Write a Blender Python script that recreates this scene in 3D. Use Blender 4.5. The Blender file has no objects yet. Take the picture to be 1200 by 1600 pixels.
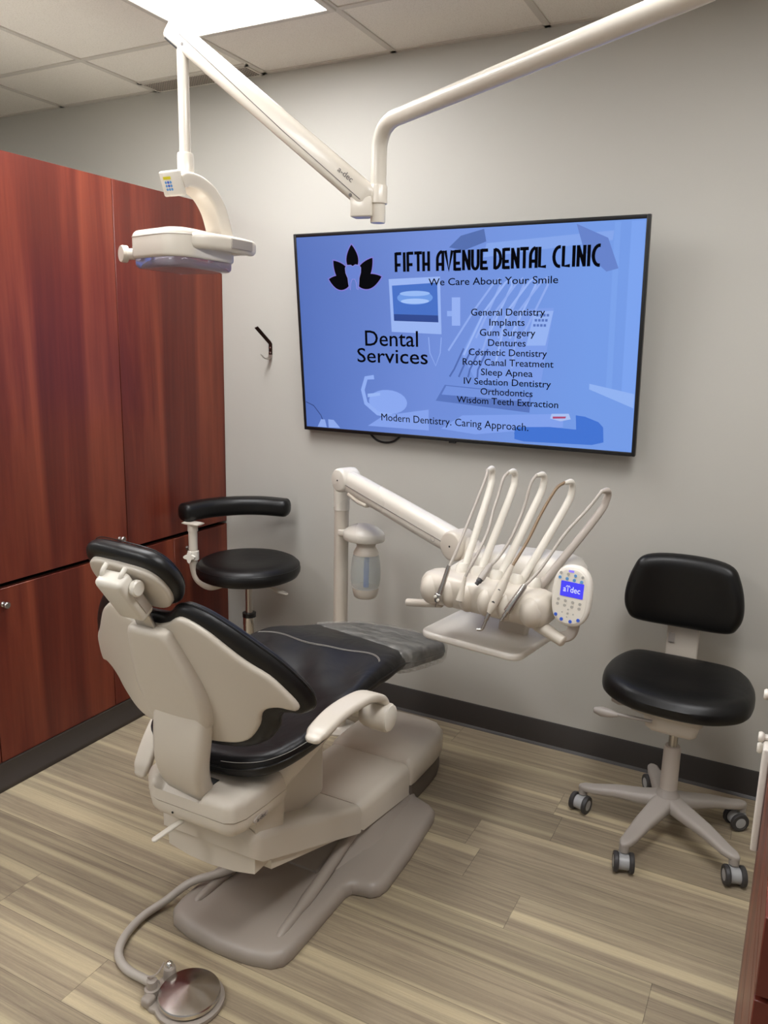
import bpy, bmesh, math, random
import numpy as np
from mathutils import Vector, Matrix, Euler
from mathutils.geometry import delaunay_2d_cdt
random.seed(7)
scene = bpy.context.scene
COL = scene.collection
PI = math.pi

# ------------------------------------------------------------------ camera
cam_data = bpy.data.cameras.new('camera')
cam = bpy.data.objects.new('camera', cam_data)
COL.objects.link(cam)
yaw, pit, rol = 0.4771, 0.2068, 0.0230
fw = Vector((-math.sin(yaw)*math.cos(pit), math.cos(yaw)*math.cos(pit), -math.sin(pit)))
r0 = Vector((math.cos(yaw), math.sin(yaw), 0))
u0 = r0.cross(fw)
rr = r0*math.cos(rol) + u0*math.sin(rol)
uu = u0*math.cos(rol) - r0*math.sin(rol)
cam.matrix_world = Matrix(((rr.x, uu.x, -fw.x, 0), (rr.y, uu.y, -fw.y, -2.9803), (rr.z, uu.z, -fw.z, 1.602), (0, 0, 0, 1)))
cam_data.sensor_fit = 'HORIZONTAL'
cam_data.sensor_width = 36.0
cam_data.lens = 36.0*1229.4/1200.0
cam_data.clip_start = 0.02
scene.camera = cam

# ------------------------------------------------------------------ light and exposure
scene.view_settings.view_transform = 'Standard'
scene.view_settings.look = 'None'
scene.view_settings.gamma = 1.0
scene.view_settings.exposure = 0.0
scene.view_settings.use_curve_mapping = False
world = bpy.data.worlds.new('world')
world.use_nodes = True
world.node_tree.nodes['Background'].inputs[0].default_value = (0.99, 1.0, 1.0, 1)
world.node_tree.nodes['Background'].inputs[1].default_value = 0.35
scene.world = world
PANEL = 18.8       # radiance of the ceiling light diffusers
CEIL = 2.7237

# ------------------------------------------------------------------ materials
def lin(c):
    def f(v):
        v /= 255.0
        return v/12.92 if v <= 0.04045 else ((v+0.055)/1.055)**2.4
    return (f(c[0]), f(c[1]), f(c[2]), 1.0)

def new_mat(name):
    m = bpy.data.materials.new(name)
    m.use_nodes = True
    nt = m.node_tree
    b = nt.nodes['Principled BSDF']
    return m, nt, b

def mat(name, rgb, rough=0.4, metal=0.0, bump=0.0, bscale=200.0, coat=0.0, spec=0.5, var=0.0, vscale=3.0):
    m, nt, b = new_mat(name)
    b.inputs['Base Color'].default_value = lin(rgb)
    b.inputs['Roughness'].default_value = rough
    b.inputs['Metallic'].default_value = metal
    b.inputs['Coat Weight'].default_value = coat
    b.inputs['Specular IOR Level'].default_value = spec
    tc = nt.nodes.new('ShaderNodeTexCoord')
    if bump > 0:
        n = nt.nodes.new('ShaderNodeTexNoise')
        n.inputs['Scale'].default_value = bscale
        n.inputs['Detail'].default_value = 4
        nt.links.new(tc.outputs['Object'], n.inputs['Vector'])
        bp = nt.nodes.new('ShaderNodeBump')
        bp.inputs['Strength'].default_value = bump
        bp.inputs['Distance'].default_value = 0.002
        nt.links.new(n.outputs['Fac'], bp.inputs['Height'])
        nt.links.new(bp.outputs['Normal'], b.inputs['Normal'])
    n2 = nt.nodes.new('ShaderNodeTexNoise')
    n2.inputs['Scale'].default_value = vscale
    nt.links.new(tc.outputs['Object'], n2.inputs['Vector'])
    mr = nt.nodes.new('ShaderNodeMapRange')
    mr.inputs['To Min'].default_value = max(0.02, rough-0.05)
    mr.inputs['To Max'].default_value = rough+0.05
    nt.links.new(n2.outputs['Fac'], mr.inputs['Value'])
    nt.links.new(mr.outputs['Result'], b.inputs['Roughness'])
    if var > 0:
        mx = nt.nodes.new('ShaderNodeMix')
        mx.data_type = 'RGBA'
        c = lin(rgb)
        mx.inputs['A'].default_value = (c[0]*(1-var), c[1]*(1-var), c[2]*(1-var), 1)
        mx.inputs['B'].default_value = (min(1, c[0]*(1+var)), min(1, c[1]*(1+var)), min(1, c[2]*(1+var)), 1)
        nt.links.new(n2.outputs['Fac'], mx.inputs['Factor'])
        nt.links.new(mx.outputs['Result'], b.inputs['Base Color'])
    return m

def emit(name, rgb, strength=1.0):
    m, nt, b = new_mat(name)
    c = lin(rgb)
    b.inputs['Base Color'].default_value = (0.01, 0.01, 0.01, 1)
    b.inputs['Roughness'].default_value = 0.45
    b.inputs['Specular IOR Level'].default_value = 0.2
    b.inputs['Emission Color'].default_value = c
    b.inputs['Emission Strength'].default_value = strength
    return m

class NT:
    """small helper to write node graphs"""
    def __init__(s, nt): s.nt = nt
    def math(s, op, a, b=None, c=None):
        n = s.nt.nodes.new('ShaderNodeMath'); n.operation = op
        for i, v in enumerate((a, b, c)):
            if v is None: continue
            if isinstance(v, (int, float)): n.inputs[i].default_value = v
            else: s.nt.links.new(v, n.inputs[i])
        return n.outputs[0]
    def comb(s, x, y, z):
        n = s.nt.nodes.new('ShaderNodeCombineXYZ')
        for i, v in enumerate((x, y, z)):
            if isinstance(v, (int, float)): n.inputs[i].default_value = v
            else: s.nt.links.new(v, n.inputs[i])
        return n.outputs[0]
    def noise(s, vec, scale=1, detail=4, rough=0.5, dist=0.0):
        n = s.nt.nodes.new('ShaderNodeTexNoise')
        s.nt.links.new(vec, n.inputs['Vector'])
        n.inputs['Scale'].default_value = scale
        n.inputs['Detail'].default_value = detail
        n.inputs['Roughness'].default_value = rough
        n.inputs['Distortion'].default_value = dist
        return n.outputs['Fac']
    def white(s, vec):
        n = s.nt.nodes.new('ShaderNodeTexWhiteNoise'); n.noise_dimensions = '3D'
        s.nt.links.new(vec, n.inputs['Vector'])
        return n.outputs['Value']
    def ramp(s, fac, stops):
        n = s.nt.nodes.new('ShaderNodeValToRGB')
        e = n.color_ramp.elements
        while len(e) < len(stops): e.new(0.5)
        for i, (p, c) in enumerate(stops):
            e[i].position = p
            e[i].color = c if len(c) == 4 and max(c) <= 1 else lin(c)
        s.nt.links.new(fac, n.inputs[0])
        return n.outputs[0]
    def mix(s, fac, a, b, mode='MIX'):
        n = s.nt.nodes.new('ShaderNodeMix'); n.data_type = 'RGBA'; n.blend_type = mode
        for k, v in (('Factor', fac), ('A', a), ('B', b)):
            sock = n.inputs[k] if k == 'Factor' else [i for i in n.inputs if i.name == k and i.type == 'RGBA'][0]
            if isinstance(v, (int, float)): sock.default_value = v
            elif isinstance(v, tuple): sock.default_value = v
            else: s.nt.links.new(v, sock)
        return [o for o in n.outputs if o.type == 'RGBA'][0]
    def xyz(s, out='Object'):
        tc = s.nt.nodes.new('ShaderNodeTexCoord')
        sp = s.nt.nodes.new('ShaderNodeSeparateXYZ')
        s.nt.links.new(tc.outputs[out], sp.inputs[0])
        return sp.outputs[0], sp.outputs[1], sp.outputs[2]

def floor_material():
    m, nt, b = new_mat('vinyl_plank')
    N = NT(nt)
    x, y, z = N.xyz()
    yy = N.math('DIVIDE', N.math('SUBTRACT', N.math('MULTIPLY', y, -1), 0.006), 0.155)
    row = N.math('FLOOR', yy); fy = N.math('FRACT', yy)
    off = N.white(N.comb(row, 3.3, 7.7))
    xx = N.math('ADD', N.math('DIVIDE', x, 1.2), off)
    colm = N.math('FLOOR', xx); fx = N.math('FRACT', xx)
    pid = N.white(N.comb(row, colm, 1.5))
    pid2 = N.white(N.comb(row, colm, 9.5))
    g = N.noise(N.comb(N.math('MULTIPLY', x, 1.1), N.math('MULTIPLY', y, 34), N.math('MULTIPLY', pid, 40)), 1.6, 7, 0.72, 0.6)
    g2 = N.noise(N.comb(N.math('MULTIPLY', x, 3.0), N.math('MULTIPLY', y, 190), N.math('MULTIPLY', pid, 20)), 1.5, 5, 0.75)
    g3 = N.noise(N.comb(N.math('MULTIPLY', x, 60), N.math('MULTIPLY', y, 420), pid), 1.5, 2, 0.6)
    base = N.ramp(g, [(0.26, (118, 106, 89)), (0.45, (145, 131, 111)), (0.58, (160, 146, 122)), (0.78, (178, 164, 135))])
    # pale streak that runs along a plank
    st = N.noise(N.comb(N.math('MULTIPLY', x, 0.14), N.math('MULTIPLY', y, 12), N.math('MULTIPLY', pid2, 90)), 1.5, 3, 0.5)
    stf = N.math('MULTIPLY', N.ramp(st, [(0.53, (0, 0, 0, 1)), (0.62, (1, 1, 1, 1))]), 0.56)
    c1 = N.mix(stf, base, lin((204, 189, 154)))
    tone = N.math('ADD', 0.84, N.math('MULTIPLY', pid, 0.30))
    fine = N.math('ADD', 0.66, N.math('ADD', N.math('MULTIPLY', g2, 0.52), N.math('MULTIPLY', g3, 0.20)))
    k = N.math('MULTIPLY', tone, fine)
    seam = N.math('MAXIMUM', N.math('LESS_THAN', fy, 0.011), N.math('LESS_THAN', fx, 0.0016))
    k = N.math('MULTIPLY', k, N.math('SUBTRACT', 1.0, N.math('MULTIPLY', seam, 0.45)))
    c2 = N.mix(1.0, c1, N.comb(k, k, k), 'MULTIPLY')
    nt.links.new(c2, b.inputs['Base Color'])
    b.inputs['Roughness'].default_value = 0.42
    b.inputs['Specular IOR Level'].default_value = 0.35
    bp = nt.nodes.new('ShaderNodeBump'); bp.inputs['Strength'].default_value = 0.12; bp.inputs['Distance'].default_value = 0.002
    nt.links.new(g2, bp.inputs['Height']); nt.links.new(bp.outputs[0], b.inputs['Normal'])
    return m

def cherry_material(name, axis='y', dark=(70, 28, 23), mid=(100, 42, 31), light=(134, 66, 45), rough=0.33):
    m, nt, b = new_mat(name)
    N = NT(nt)
    x, y, z = N.xyz()
    h = y if axis == 'y' else x
    g = N.noise(N.comb(N.math('MULTIPLY', h, 5.0), 2.0, N.math('MULTIPLY', z, 0.35)), 1.5, 5, 0.55, 0.5)
    g2 = N.noise(N.comb(N.math('MULTIPLY', h, 55), 5.0, N.math('MULTIPLY', z, 1.6)), 1.4, 3, 0.6)
    base = N.ramp(g, [(0.28, dark), (0.5, mid), (0.74, light)])
    k = N.math('ADD', 0.78, N.math('MULTIPLY', g2, 0.44))
    c = N.mix(1.0, base, N.comb(k, k, k), 'MULTIPLY')
    nt.links.new(c, b.inputs['Base Color'])
    b.inputs['Roughness'].default_value = rough
    b.inputs['Specular IOR Level'].default_value = 0.4
    return m

def tile_material():
    m, nt, b = new_mat('ceiling_tile')
    N = NT(nt)
    x, y, z = N.xyz()
    n = N.noise(N.comb(x, y, z), 220, 3, 0.6)
    c = N.ramp(n, [(0.3, (222, 216, 206)), (0.5, (238, 233, 224))])
    nt.links.new(c, b.inputs['Base Color'])
    b.inputs['Roughness'].default_value = 0.9
    b.inputs['Specular IOR Level'].default_value = 0.1
    return m

def screen_material():
    m, nt, b = new_mat('screen_blue')
    N = NT(nt)
    x, y, z = N.xyz()
    t = N.math('ADD', N.math('MULTIPLY', x, 0.66), N.math('MULTIPLY', N.noise(N.comb(x, y, z), 2.2, 2, 0.4), 0.16))
    t = N.math('ADD', t, 0.46)
    c = N.ramp(t, [(0.05, (79, 109, 184)), (0.5, (108, 138, 214)), (0.9, (112, 152, 228))])
    nt.links.new(c, b.inputs['Emission Color'])
    b.inputs['Emission Strength'].default_value = 1.0
    b.inputs['Base Color'].default_value = (0.01, 0.01, 0.012, 1)
    b.inputs['Roughness'].default_value = 0.35
    b.inputs['Specular IOR Level'].default_value = 0.25
    return m

def glass_like(name, rgb, rough=0.1, trans=0.9, alpha=1.0, ior=1.3):
    m, nt, b = new_mat(name)
    b.inputs['Base Color'].default_value = lin(rgb)
    b.inputs['Roughness'].default_value = rough
    b.inputs['Transmission Weight'].default_value = trans
    b.inputs['IOR'].default_value = ior
    b.inputs['Alpha'].default_value = alpha
    return m

def brushed_disc():
    m, nt, b = new_mat('brushed_steel_disc')
    b.inputs['Metallic'].default_value = 1.0
    b.inputs['Base Color'].default_value = lin((205, 200, 195))
    b.inputs['Roughness'].default_value = 0.22
    b.inputs['Anisotropic'].default_value = 0.85
    tg = nt.nodes.new('ShaderNodeTangent'); tg.direction_type = 'RADIAL'; tg.axis = 'Z'
    nt.links.new(tg.outputs[0], b.inputs['Tangent'])
    return m

def perforated():
    m, nt, b = new_mat('perforated_grille')
    N = NT(nt)
    x, y, z = N.xyz()
    fx = N.math('SUBTRACT', N.math('FRACT', N.math('MULTIPLY', x, 75)), 0.5)
    fy = N.math('SUBTRACT', N.math('FRACT', N.math('MULTIPLY', y, 75)), 0.5)
    d = N.math('SQRT', N.math('ADD', N.math('MULTIPLY', fx, fx), N.math('MULTIPLY', fy, fy)))
    c = N.mix(N.math('LESS_THAN', d, 0.36), lin((176, 166, 155)), lin((60, 54, 50)))
    nt.links.new(c, b.inputs['Base Color'])
    b.inputs['Roughness'].default_value = 0.7
    return m

def leather(name, rgb, rough, wrinkle):
    m, nt, b = new_mat(name)
    N = NT(nt)
    tc = nt.nodes.new('ShaderNodeTexCoord')
    n1 = N.noise(tc.outputs['Object'], 9, 2, 0.5, 0.9)
    n2 = N.noise(tc.outputs['Object'], 420, 2, 0.5)
    b.inputs['Base Color'].default_value = lin(rgb)
    b.inputs['Roughness'].default_value = rough
    b.inputs['Specular IOR Level'].default_value = 0.4
    b1 = nt.nodes.new('ShaderNodeBump'); b1.inputs['Strength'].default_value = wrinkle; b1.inputs['Distance'].default_value = 0.02
    nt.links.new(n1, b1.inputs['Height'])
    b2 = nt.nodes.new('ShaderNodeBump'); b2.inputs['Strength'].default_value = 0.12; b2.inputs['Distance'].default_value = 0.001
    nt.links.new(n2, b2.inputs['Height']); nt.links.new(b1.outputs[0], b2.inputs['Normal'])
    nt.links.new(b2.outputs[0], b.inputs['Normal'])
    return m

M = {}
M['wall'] = mat('wall_paint', (188, 185, 177), 0.55, bump=0.06, bscale=350, spec=0.25)
M['floor'] = floor_material()
M['tile'] = tile_material()
M['grid'] = mat('grid_bar', (206, 200, 190), 0.5)
M['base'] = mat('rubber_baseboard', (58, 54, 52), 0.45, bump=0.03, bscale=300)
M['cherry'] = cherry_material('cherry_laminate')
M['gap_shade'] = mat('cabinet_shadow_gap', (52, 26, 20), 0.5)  # carcass coloured dark, painting shade into the gaps between doors
M['plinth'] = mat('plinth_rubber', (58, 51, 46), 0.5, bump=0.03, bscale=300)
M['cream'] = mat('cream_plastic', (208, 199, 185), 0.33, bump=0.02, bscale=600)
M['white'] = mat('white_plastic', (224, 218, 206), 0.28)
M['lampwhite'] = mat('lamp_white_enamel', (222, 214, 200), 0.25, coat=0.2)
M['taupe'] = mat('taupe_cast_base', (158, 148, 138), 0.42, bump=0.08, bscale=500)
M['taupe_dark'] = mat('taupe_band', (92, 82, 74), 0.45)
M['black'] = leather('black_leather', (15, 14, 15), 0.42, 0.22)
M['blacksoft'] = leather('black_vinyl', (13, 12, 12), 0.40, 0.05)
M['thread'] = mat('stitch_thread', (150, 146, 140), 0.7)
M['piping'] = mat('black_piping', (14, 14, 15), 0.35)
M['chrome'] = mat('chrome', (226, 224, 220), 0.2, 1.0)
M['satin'] = mat('satin_tool_steel', (186, 183, 178), 0.26, 0.85)
M['steel'] = mat('satin_steel', (190, 186, 180), 0.3, 1.0)
M['darkrubber'] = mat('dark_rubber', (58, 56, 56), 0.5)
M['blackplastic'] = mat('black_plastic', (20, 20, 21), 0.35)
M['slot'] = mat('dark_slot', (16, 14, 13), 0.7)
M['grey'] = mat('grey_plastic', (168, 160, 152), 0.4)
M['warmgrey'] = mat('warm_grey_plastic', (186, 176, 166), 0.38)
M['hose'] = mat('grey_hose', (176, 168, 158), 0.42)
M['brown_hose'] = mat('brown_hose', (128, 104, 76), 0.42)
M['screen'] = screen_material()
M['ink'] = emit('slide_black', (3, 3, 8), 1.0)
M['ink'].node_tree.nodes['Principled BSDF'].inputs['Base Color'].default_value = (0.002, 0.002, 0.002, 1)
M['ink'].node_tree.nodes['Principled BSDF'].inputs['Specular IOR Level'].default_value = 0.0
M['panel'] = emit('diffuser', (250, 250, 251), PANEL)
M['padscreen'] = emit('pad_screen', (72, 66, 245), 1.0)
M['padtext'] = emit('pad_screen_text', (215, 220, 255), 1.0)
M['padled'] = emit('pad_led', (150, 130, 255), 1.0)
M['bluebtn'] = mat('blue_button', (92, 150, 205), 0.4)
M['bluebtn2'] = mat('deep_blue_button', (52, 92, 200), 0.4)
M['greybtn'] = mat('grey_button', (172, 168, 160), 0.4)
M['yellow'] = mat('yellow_sticker', (214, 202, 40), 0.5)
M['logo'] = mat('grey_print', (104, 98, 94), 0.5)
M['lens'] = glass_like('lamp_lens', (210, 205, 225), 0.08, 0.85)
M['bottle'] = glass_like('frosted_bottle', (200, 205, 200), 0.35, 0.0, 0.30, 1.3)
M['tube_blue'] = mat('blue_pickup_tube', (70, 120, 210), 0.4)
def film_material():
    m, nt, b = new_mat('clear_film')
    N = NT(nt)
    x, y, z = N.xyz()
    n1 = N.noise(N.comb(N.math('MULTIPLY', x, 9), N.math('MULTIPLY', y, 42), N.math('MULTIPLY', z, 9)), 1.0, 4, 0.6, 0.8)
    n2 = N.noise(N.comb(x, y, z), 11, 3, 0.6, 1.5)
    b.inputs['Base Color'].default_value = lin((196, 194, 188))
    b.inputs['Roughness'].default_value = 0.2
    a = N.math('ADD', 0.10, N.math('MULTIPLY', N.ramp(N.math('MULTIPLY', N.math('ADD', n1, n2), 0.5), [(0.36, (0, 0, 0, 1)), (0.62, (1, 1, 1, 1))]), 0.34))  # sheen along the creases painted as streaks of pale opacity
    nt.links.new(a, b.inputs['Alpha'])
    bp = nt.nodes.new('ShaderNodeBump'); bp.inputs['Strength'].default_value = 0.8; bp.inputs['Distance'].default_value = 0.008
    nt.links.new(n1, bp.inputs['Height']); nt.links.new(bp.outputs[0], b.inputs['Normal'])
    return m
M['film'] = film_material()
M['hookbrown'] = mat('bronze_hook', (52, 36, 30), 0.35, 0.6)
M['perf'] = perforated()
M['disc'] = brushed_disc()
M['offwhite'] = mat('offwhite_plastic', (224, 218, 208), 0.4)
M['wheelgrey'] = mat('caster_grey', (168, 168, 168), 0.35)

# ------------------------------------------------------------------ object helpers
BASE = {}
def thing(name, label, cat, loc=(0, 0, 0), rotz=0.0, group=None, world=False):
    o = bpy.data.objects.new(name, None)
    COL.objects.link(o)
    o.empty_display_size = 0.1
    o.location = loc
    o.rotation_euler = (0, 0, rotz)
    o['label'] = label
    o['category'] = cat
    if group: o['group'] = group
    BASE[o.name] = Vector(loc) if world else Vector((0, 0, 0))
    return o

def obj(name, bm, m, parent=None, ang=38, label=None, kind=None):
    """links one mesh object; faces shade smooth except across sharp edges"""
    bmesh.ops.remove_doubles(bm, verts=bm.verts, dist=1e-6)
    bmesh.ops.recalc_face_normals(bm, faces=bm.faces)
    if parent is not None:
        b = BASE[parent.name]
        if b.length > 0: bmesh.ops.translate(bm, vec=-b, verts=bm.verts)
    for f in bm.faces: f.smooth = True
    lim = math.radians(ang)
    for e in bm.edges:
        e.smooth = len(e.link_faces) == 2 and e.calc_face_angle(0) < lim
    me = bpy.data.meshes.new(name)
    bm.to_mesh(me); bm.free()
    for mm in (m if isinstance(m, (list, tuple)) else [m]): me.materials.append(mm)
    o = bpy.data.objects.new(name, me)
    COL.objects.link(o)
    if parent is not None:
        o.parent = parent
        BASE[o.name] = BASE[parent.name]
    if label: o['label'] = label
    if kind: o['kind'] = kind
    return o

def tag(o, label, cat, group=None):
    o['label'] = label; o['category'] = cat
    if group: o['group'] = group
    return o

def struct(name, bm, m, ang=38):
    return obj(name, bm, m, None, ang, kind='structure')

def dup_child(ch, parent):
    c = ch.copy(); COL.objects.link(c); c.parent = parent
    for g in list(ch.children): dup_child(g, c)
    return c

# ------------------------------------------------------------------ mesh helpers
def spline(pts, n=8, closed=False):
    P = [Vector(p) for p in pts]
    out = []
    L = len(P)
    for i in range(L if closed else L-1):
        if closed:
            a, b, c, d = P[(i-1) % L], P[i], P[(i+1) % L], P[(i+2) % L]
        else:
            b, c = P[i], P[i+1]
            a = P[i-1] if i > 0 else b*2-c
            d = P[i+2] if i+2 < L else c*2-b
        for k in range(n):
            t = k/n
            out.append(0.5*((2*b)+(c-a)*t+(2*a-5*b+4*c-d)*t*t+(3*b-a-3*c+d)*t*t*t))
    if not closed: out.append(P[-1])
    return out

def circle2(r, n=16, rx=None):
    return [(math.cos(2*PI*i/n)*(rx or r), math.sin(2*PI*i/n)*r) for i in range(n)]

def rrect(w, h, r, n=5):
    pts = []
    r = min(r, w/2-1e-5, h/2-1e-5)
    for cx, cy, a0 in ((w/2-r, h/2-r, 0), (-w/2+r, h/2-r, 90), (-w/2+r, -h/2+r, 180), (w/2-r, -h/2+r, 270)):
        for k in range(n+1):
            a = math.radians(a0+90*k/n)
            pts.append((cx+r*math.cos(a), cy+r*math.sin(a)))
    return pts

def add_loft(bm, rings, cap=True, closed=True):
    vs = [[bm.verts.new(p) for p in r] for r in rings]
    n = len(vs[0])
    for a, b in zip(vs, vs[1:]):
        for i in range(n if closed else n-1):
            j = (i+1) % n
            try: bm.faces.new((a[i], a[j], b[j], b[i]))
            except ValueError: pass
    if cap:
        for r in (vs[0], vs[-1]):
            try: bm.faces.new(r)
            except ValueError: pass
    return vs

def add_sweep(bm, path, prof, up=(0, 0, 1), scale=None, cap=True, roundcap=0.0):
    """sweeps a closed 2-D profile along a path; profile x goes to the side, y towards up"""
    P = [Vector(p) for p in path]
    n = len(P)
    T = []
    for i in range(n):
        t = (P[min(i+1, n-1)]-P[max(i-1, 0)])
        T.append(t.normalized() if t.length > 1e-9 else Vector((0, 0, 1)))
    u = Vector(up)
    if abs(u.normalized().dot(T[0])) > 0.98: u = Vector((1, 0, 0)) if abs(T[0].x) < 0.9 else Vector((0, 1, 0))
    u = (u - T[0]*u.dot(T[0])).normalized()
    rings = []
    for i in range(n):
        u = (u - T[i]*u.dot(T[i])).normalized()
        s = T[i].cross(u)
        k = 1.0 if scale is None else (scale[i] if hasattr(scale, '__len__') else scale)
        rings.append([P[i]+s*(x*k)+u*(y*k) for x, y in prof])
    if roundcap > 0:
        def capr(ring, c, d):
            out = []
            for q in range(1, 5):
                a = q/5*PI/2
                out.append([c+(p-c)*math.cos(a)+d*(roundcap*math.sin(a)) for p in ring])
            return out
        s0 = capr(rings[0], P[0], -T[0]); s1 = capr(rings[-1], P[-1], T[-1])
        rings = s0[::-1]+rings+s1
    add_loft(bm, rings, cap)

def add_tube(bm, path, r, n=14, cap=True, roundcap=0.0):
    if hasattr(r, '__len__'):
        add_sweep(bm, path, circle2(1.0, n), scale=list(r), cap=cap, roundcap=roundcap)
    else:
        add_sweep(bm, path, circle2(r, n), cap=cap, roundcap=roundcap)

def add_lathe(bm, prof, mx=Matrix(), n=32, sx=1.0, sy=1.0):
    """prof: list of (radius, height)"""
    rings = []
    for r, z in prof:
        rings.append([mx @ Vector((max(r, 1e-5)*math.cos(2*PI*i/n)*sx, max(r, 1e-5)*math.sin(2*PI*i/n)*sy, z)) for i in range(n)])
    add_loft(bm, rings, cap=True)

def add_box(bm, c, size, bevel=0.0, mx=None, seg=3):
    b = bmesh.new()
    bmesh.ops.create_cube(b, size=1.0)
    bmesh.ops.scale(b, vec=size, verts=b.verts)
    if bevel > 0:
        bmesh.ops.bevel(b, geom=list(b.edges), offset=bevel, segments=seg, profile=0.5, affect='EDGES')
    bmesh.ops.translate(b, vec=c, verts=b.verts)
    if mx is not None: bmesh.ops.transform(b, matrix=mx, verts=b.verts)
    me = bpy.data.meshes.new('tmp'); b.to_mesh(me); b.free()
    bm.from_mesh(me); bpy.data.meshes.remove(me)

def add_prism(bm, poly, mapf, lo, hi, bevel=0.0, seg=3):
    """poly in 2-D, mapped by mapf(u, v, w)"""
    b = bmesh.new()
    n = len(poly)
    v0 = [b.verts.new((p[0], p[1], lo)) for p in poly]
    v1 = [b.verts.new((p[0], p[1], hi)) for p in poly]
    for i in range(n):
        j = (i+1) % n
        b.faces.new((v0[i], v0[j], v1[j], v1[i]))
    b.faces.new(v0[::-1]); b.faces.new(v1)
    if bevel > 0:
        es = [e for e in b.edges if len(e.link_faces) == 2 and e.calc_face_angle(0) > 0.6]
        bmesh.ops.bevel(b, geom=es, offset=bevel, segments=seg, profile=0.5, affect='EDGES')
    for v in b.verts: v.co = Vector(mapf(v.co.x, v.co.y, v.co.z))
    me = bpy.data.meshes.new('tmp'); b.to_mesh(me); b.free()
    bm.from_mesh(me); bpy.data.meshes.remove(me)

def resample(pts, sp):
    P = [Vector((p[0], p[1])) for p in pts]
    out = []
    n = len(P)
    for i in range(n):
        a, b = P[i], P[(i+1) % n]
        L = (b-a).length
        k = max(1, int(round(L/sp)))
        for j in range(k): out.append(a+(b-a)*(j/k))
    return out

def add_pad(bm, outline, mapf, lo, hi, rt, rb, sp=0.02, smooth=0, hf=None):
    """a rounded pad: outline in 2-D, thickness lo..hi, edge radii rt (top) and rb (bottom)"""
    pts = [Vector((p[0], p[1])) for p in outline]
    if smooth: pts = [Vector((p.x, p.y)) for p in spline([(p.x, p.y, 0) for p in pts], smooth, True)]
    pts = resample(pts, sp)
    area = sum(pts[i].x*pts[(i+1) % len(pts)].y-pts[(i+1) % len(pts)].x*pts[i].y for i in range(len(pts)))
    if area < 0: pts.reverse()
    B = np.array([(p.x, p.y) for p in pts]); Bn = np.roll(B, -1, 0)
    def dist(Q):
        Q = np.asarray(Q, float).reshape(-1, 2)
        d = Bn-B; L2 = (d**2).sum(1)+1e-12
        t = np.clip(((Q[:, None, :]-B[None])*d[None]).sum(2)/L2[None], 0, 1)
        pr = B[None]+t[..., None]*d[None]
        return np.sqrt(((Q[:, None, :]-pr)**2).sum(2).min(1))
    def inside(Q):
        x, y = Q[:, 0][:, None], Q[:, 1][:, None]
        c = ((B[None, :, 1] > y) != (Bn[None, :, 1] > y)) & (x < (Bn[None, :, 0]-B[None, :, 0])*(y-B[None, :, 1])/(Bn[None, :, 1]-B[None, :, 1]+1e-15)+B[None, :, 0])
        return (c.sum(1) % 2) == 1
    R = max(rt, rb)
    tan = np.roll(B, -1, 0)-np.roll(B, 1, 0)
    nrm = np.stack([-tan[:, 1], tan[:, 0]], 1); nrm /= (np.linalg.norm(nrm, axis=1)[:, None]+1e-12)
    cand = []
    if R > 0:
        for a in (20, 40, 62, 90):
            d = R*(1-math.cos(math.radians(a)))
            q = B+nrm*d
            keep = (dist(q) > d*0.93) & inside(q)
            cand.append(q[keep])
    gx = np.arange(B[:, 0].min(), B[:, 0].max(), sp*1.3); gy = np.arange(B[:, 1].min(), B[:, 1].max(), sp*1.3)
    if len(gx) and len(gy):
        G = np.stack(np.meshgrid(gx, gy), -1).reshape(-1, 2)
        G = G[inside(G)]
        if len(G): cand.append(G[dist(G) > R+sp*0.6])
    Q = np.concatenate(cand) if cand else np.zeros((0, 2))
    allp = [Vector((float(a), float(b))) for a, b in B]+[Vector((float(a), float(b))) for a, b in Q]
    n = len(B)
    res = delaunay_2d_cdt(allp, [], [list(range(n))], 1, 1e-6)
    V = np.array([(v.x, v.y) for v in res[0]]); F = res[2]
    D = dist(V)
    top, bot = [], []
    share = (hi-rt) <= (lo+rb)+1e-6
    for (x, y), d in zip(V, D):
        e = 0 if hf is None else hf(x, y, d)
        def fall(r):
            if r <= 0 or d >= r: return 0.0
            return r*(1-math.sqrt(max(0, 1-(1-d/r)**2)))
        wt, wb = hi-fall(rt)+e, lo+fall(rb)
        if d < 1e-5: wt, wb = hi-rt, lo+rb
        vt = bm.verts.new(mapf(x, y, wt))
        top.append(vt)
        bot.append(vt if (d < 1e-5 and share) else bm.verts.new(mapf(x, y, wb)))
    cnt = {}
    for f in F:
        f = list(f)
        try: bm.faces.new([top[i] for i in f])
        except ValueError: pass
        try: bm.faces.new([bot[i] for i in f[::-1]])
        except ValueError: pass
        for i in range(len(f)):
            e = (f[i], f[(i+1) % len(f)])
            cnt[e] = cnt.get(e, 0)+1
    if not share:
        for (a, b) in list(cnt):
            if (b, a) not in cnt:
                try: bm.faces.new((top[a], bot[a], bot[b], top[b]))
                except ValueError: pass

def flat_poly(bm, pts, mapf, w=0.0, th=0.0006):
    add_prism(bm, pts, mapf, w, w+th)

def stroke(bm, pts, wd, mapf, w=0.0, th=0.0006):
    """flat ribbon of width wd along a 2-D polyline"""
    P = [Vector((p[0], p[1])) for p in pts]
    n = len(P)
    l, r = [], []
    for i in range(n):
        d = (P[min(i+1, n-1)]-P[max(i-1, 0)]).normalized()
        q = Vector((-d.y, d.x))*wd/2
        l.append(P[i]+q); r.append(P[i]-q)
    for i in range(n-1):
        add_prism(bm, [l[i], r[i], r[i+1], l[i+1]], mapf, w, w+th)

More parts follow.
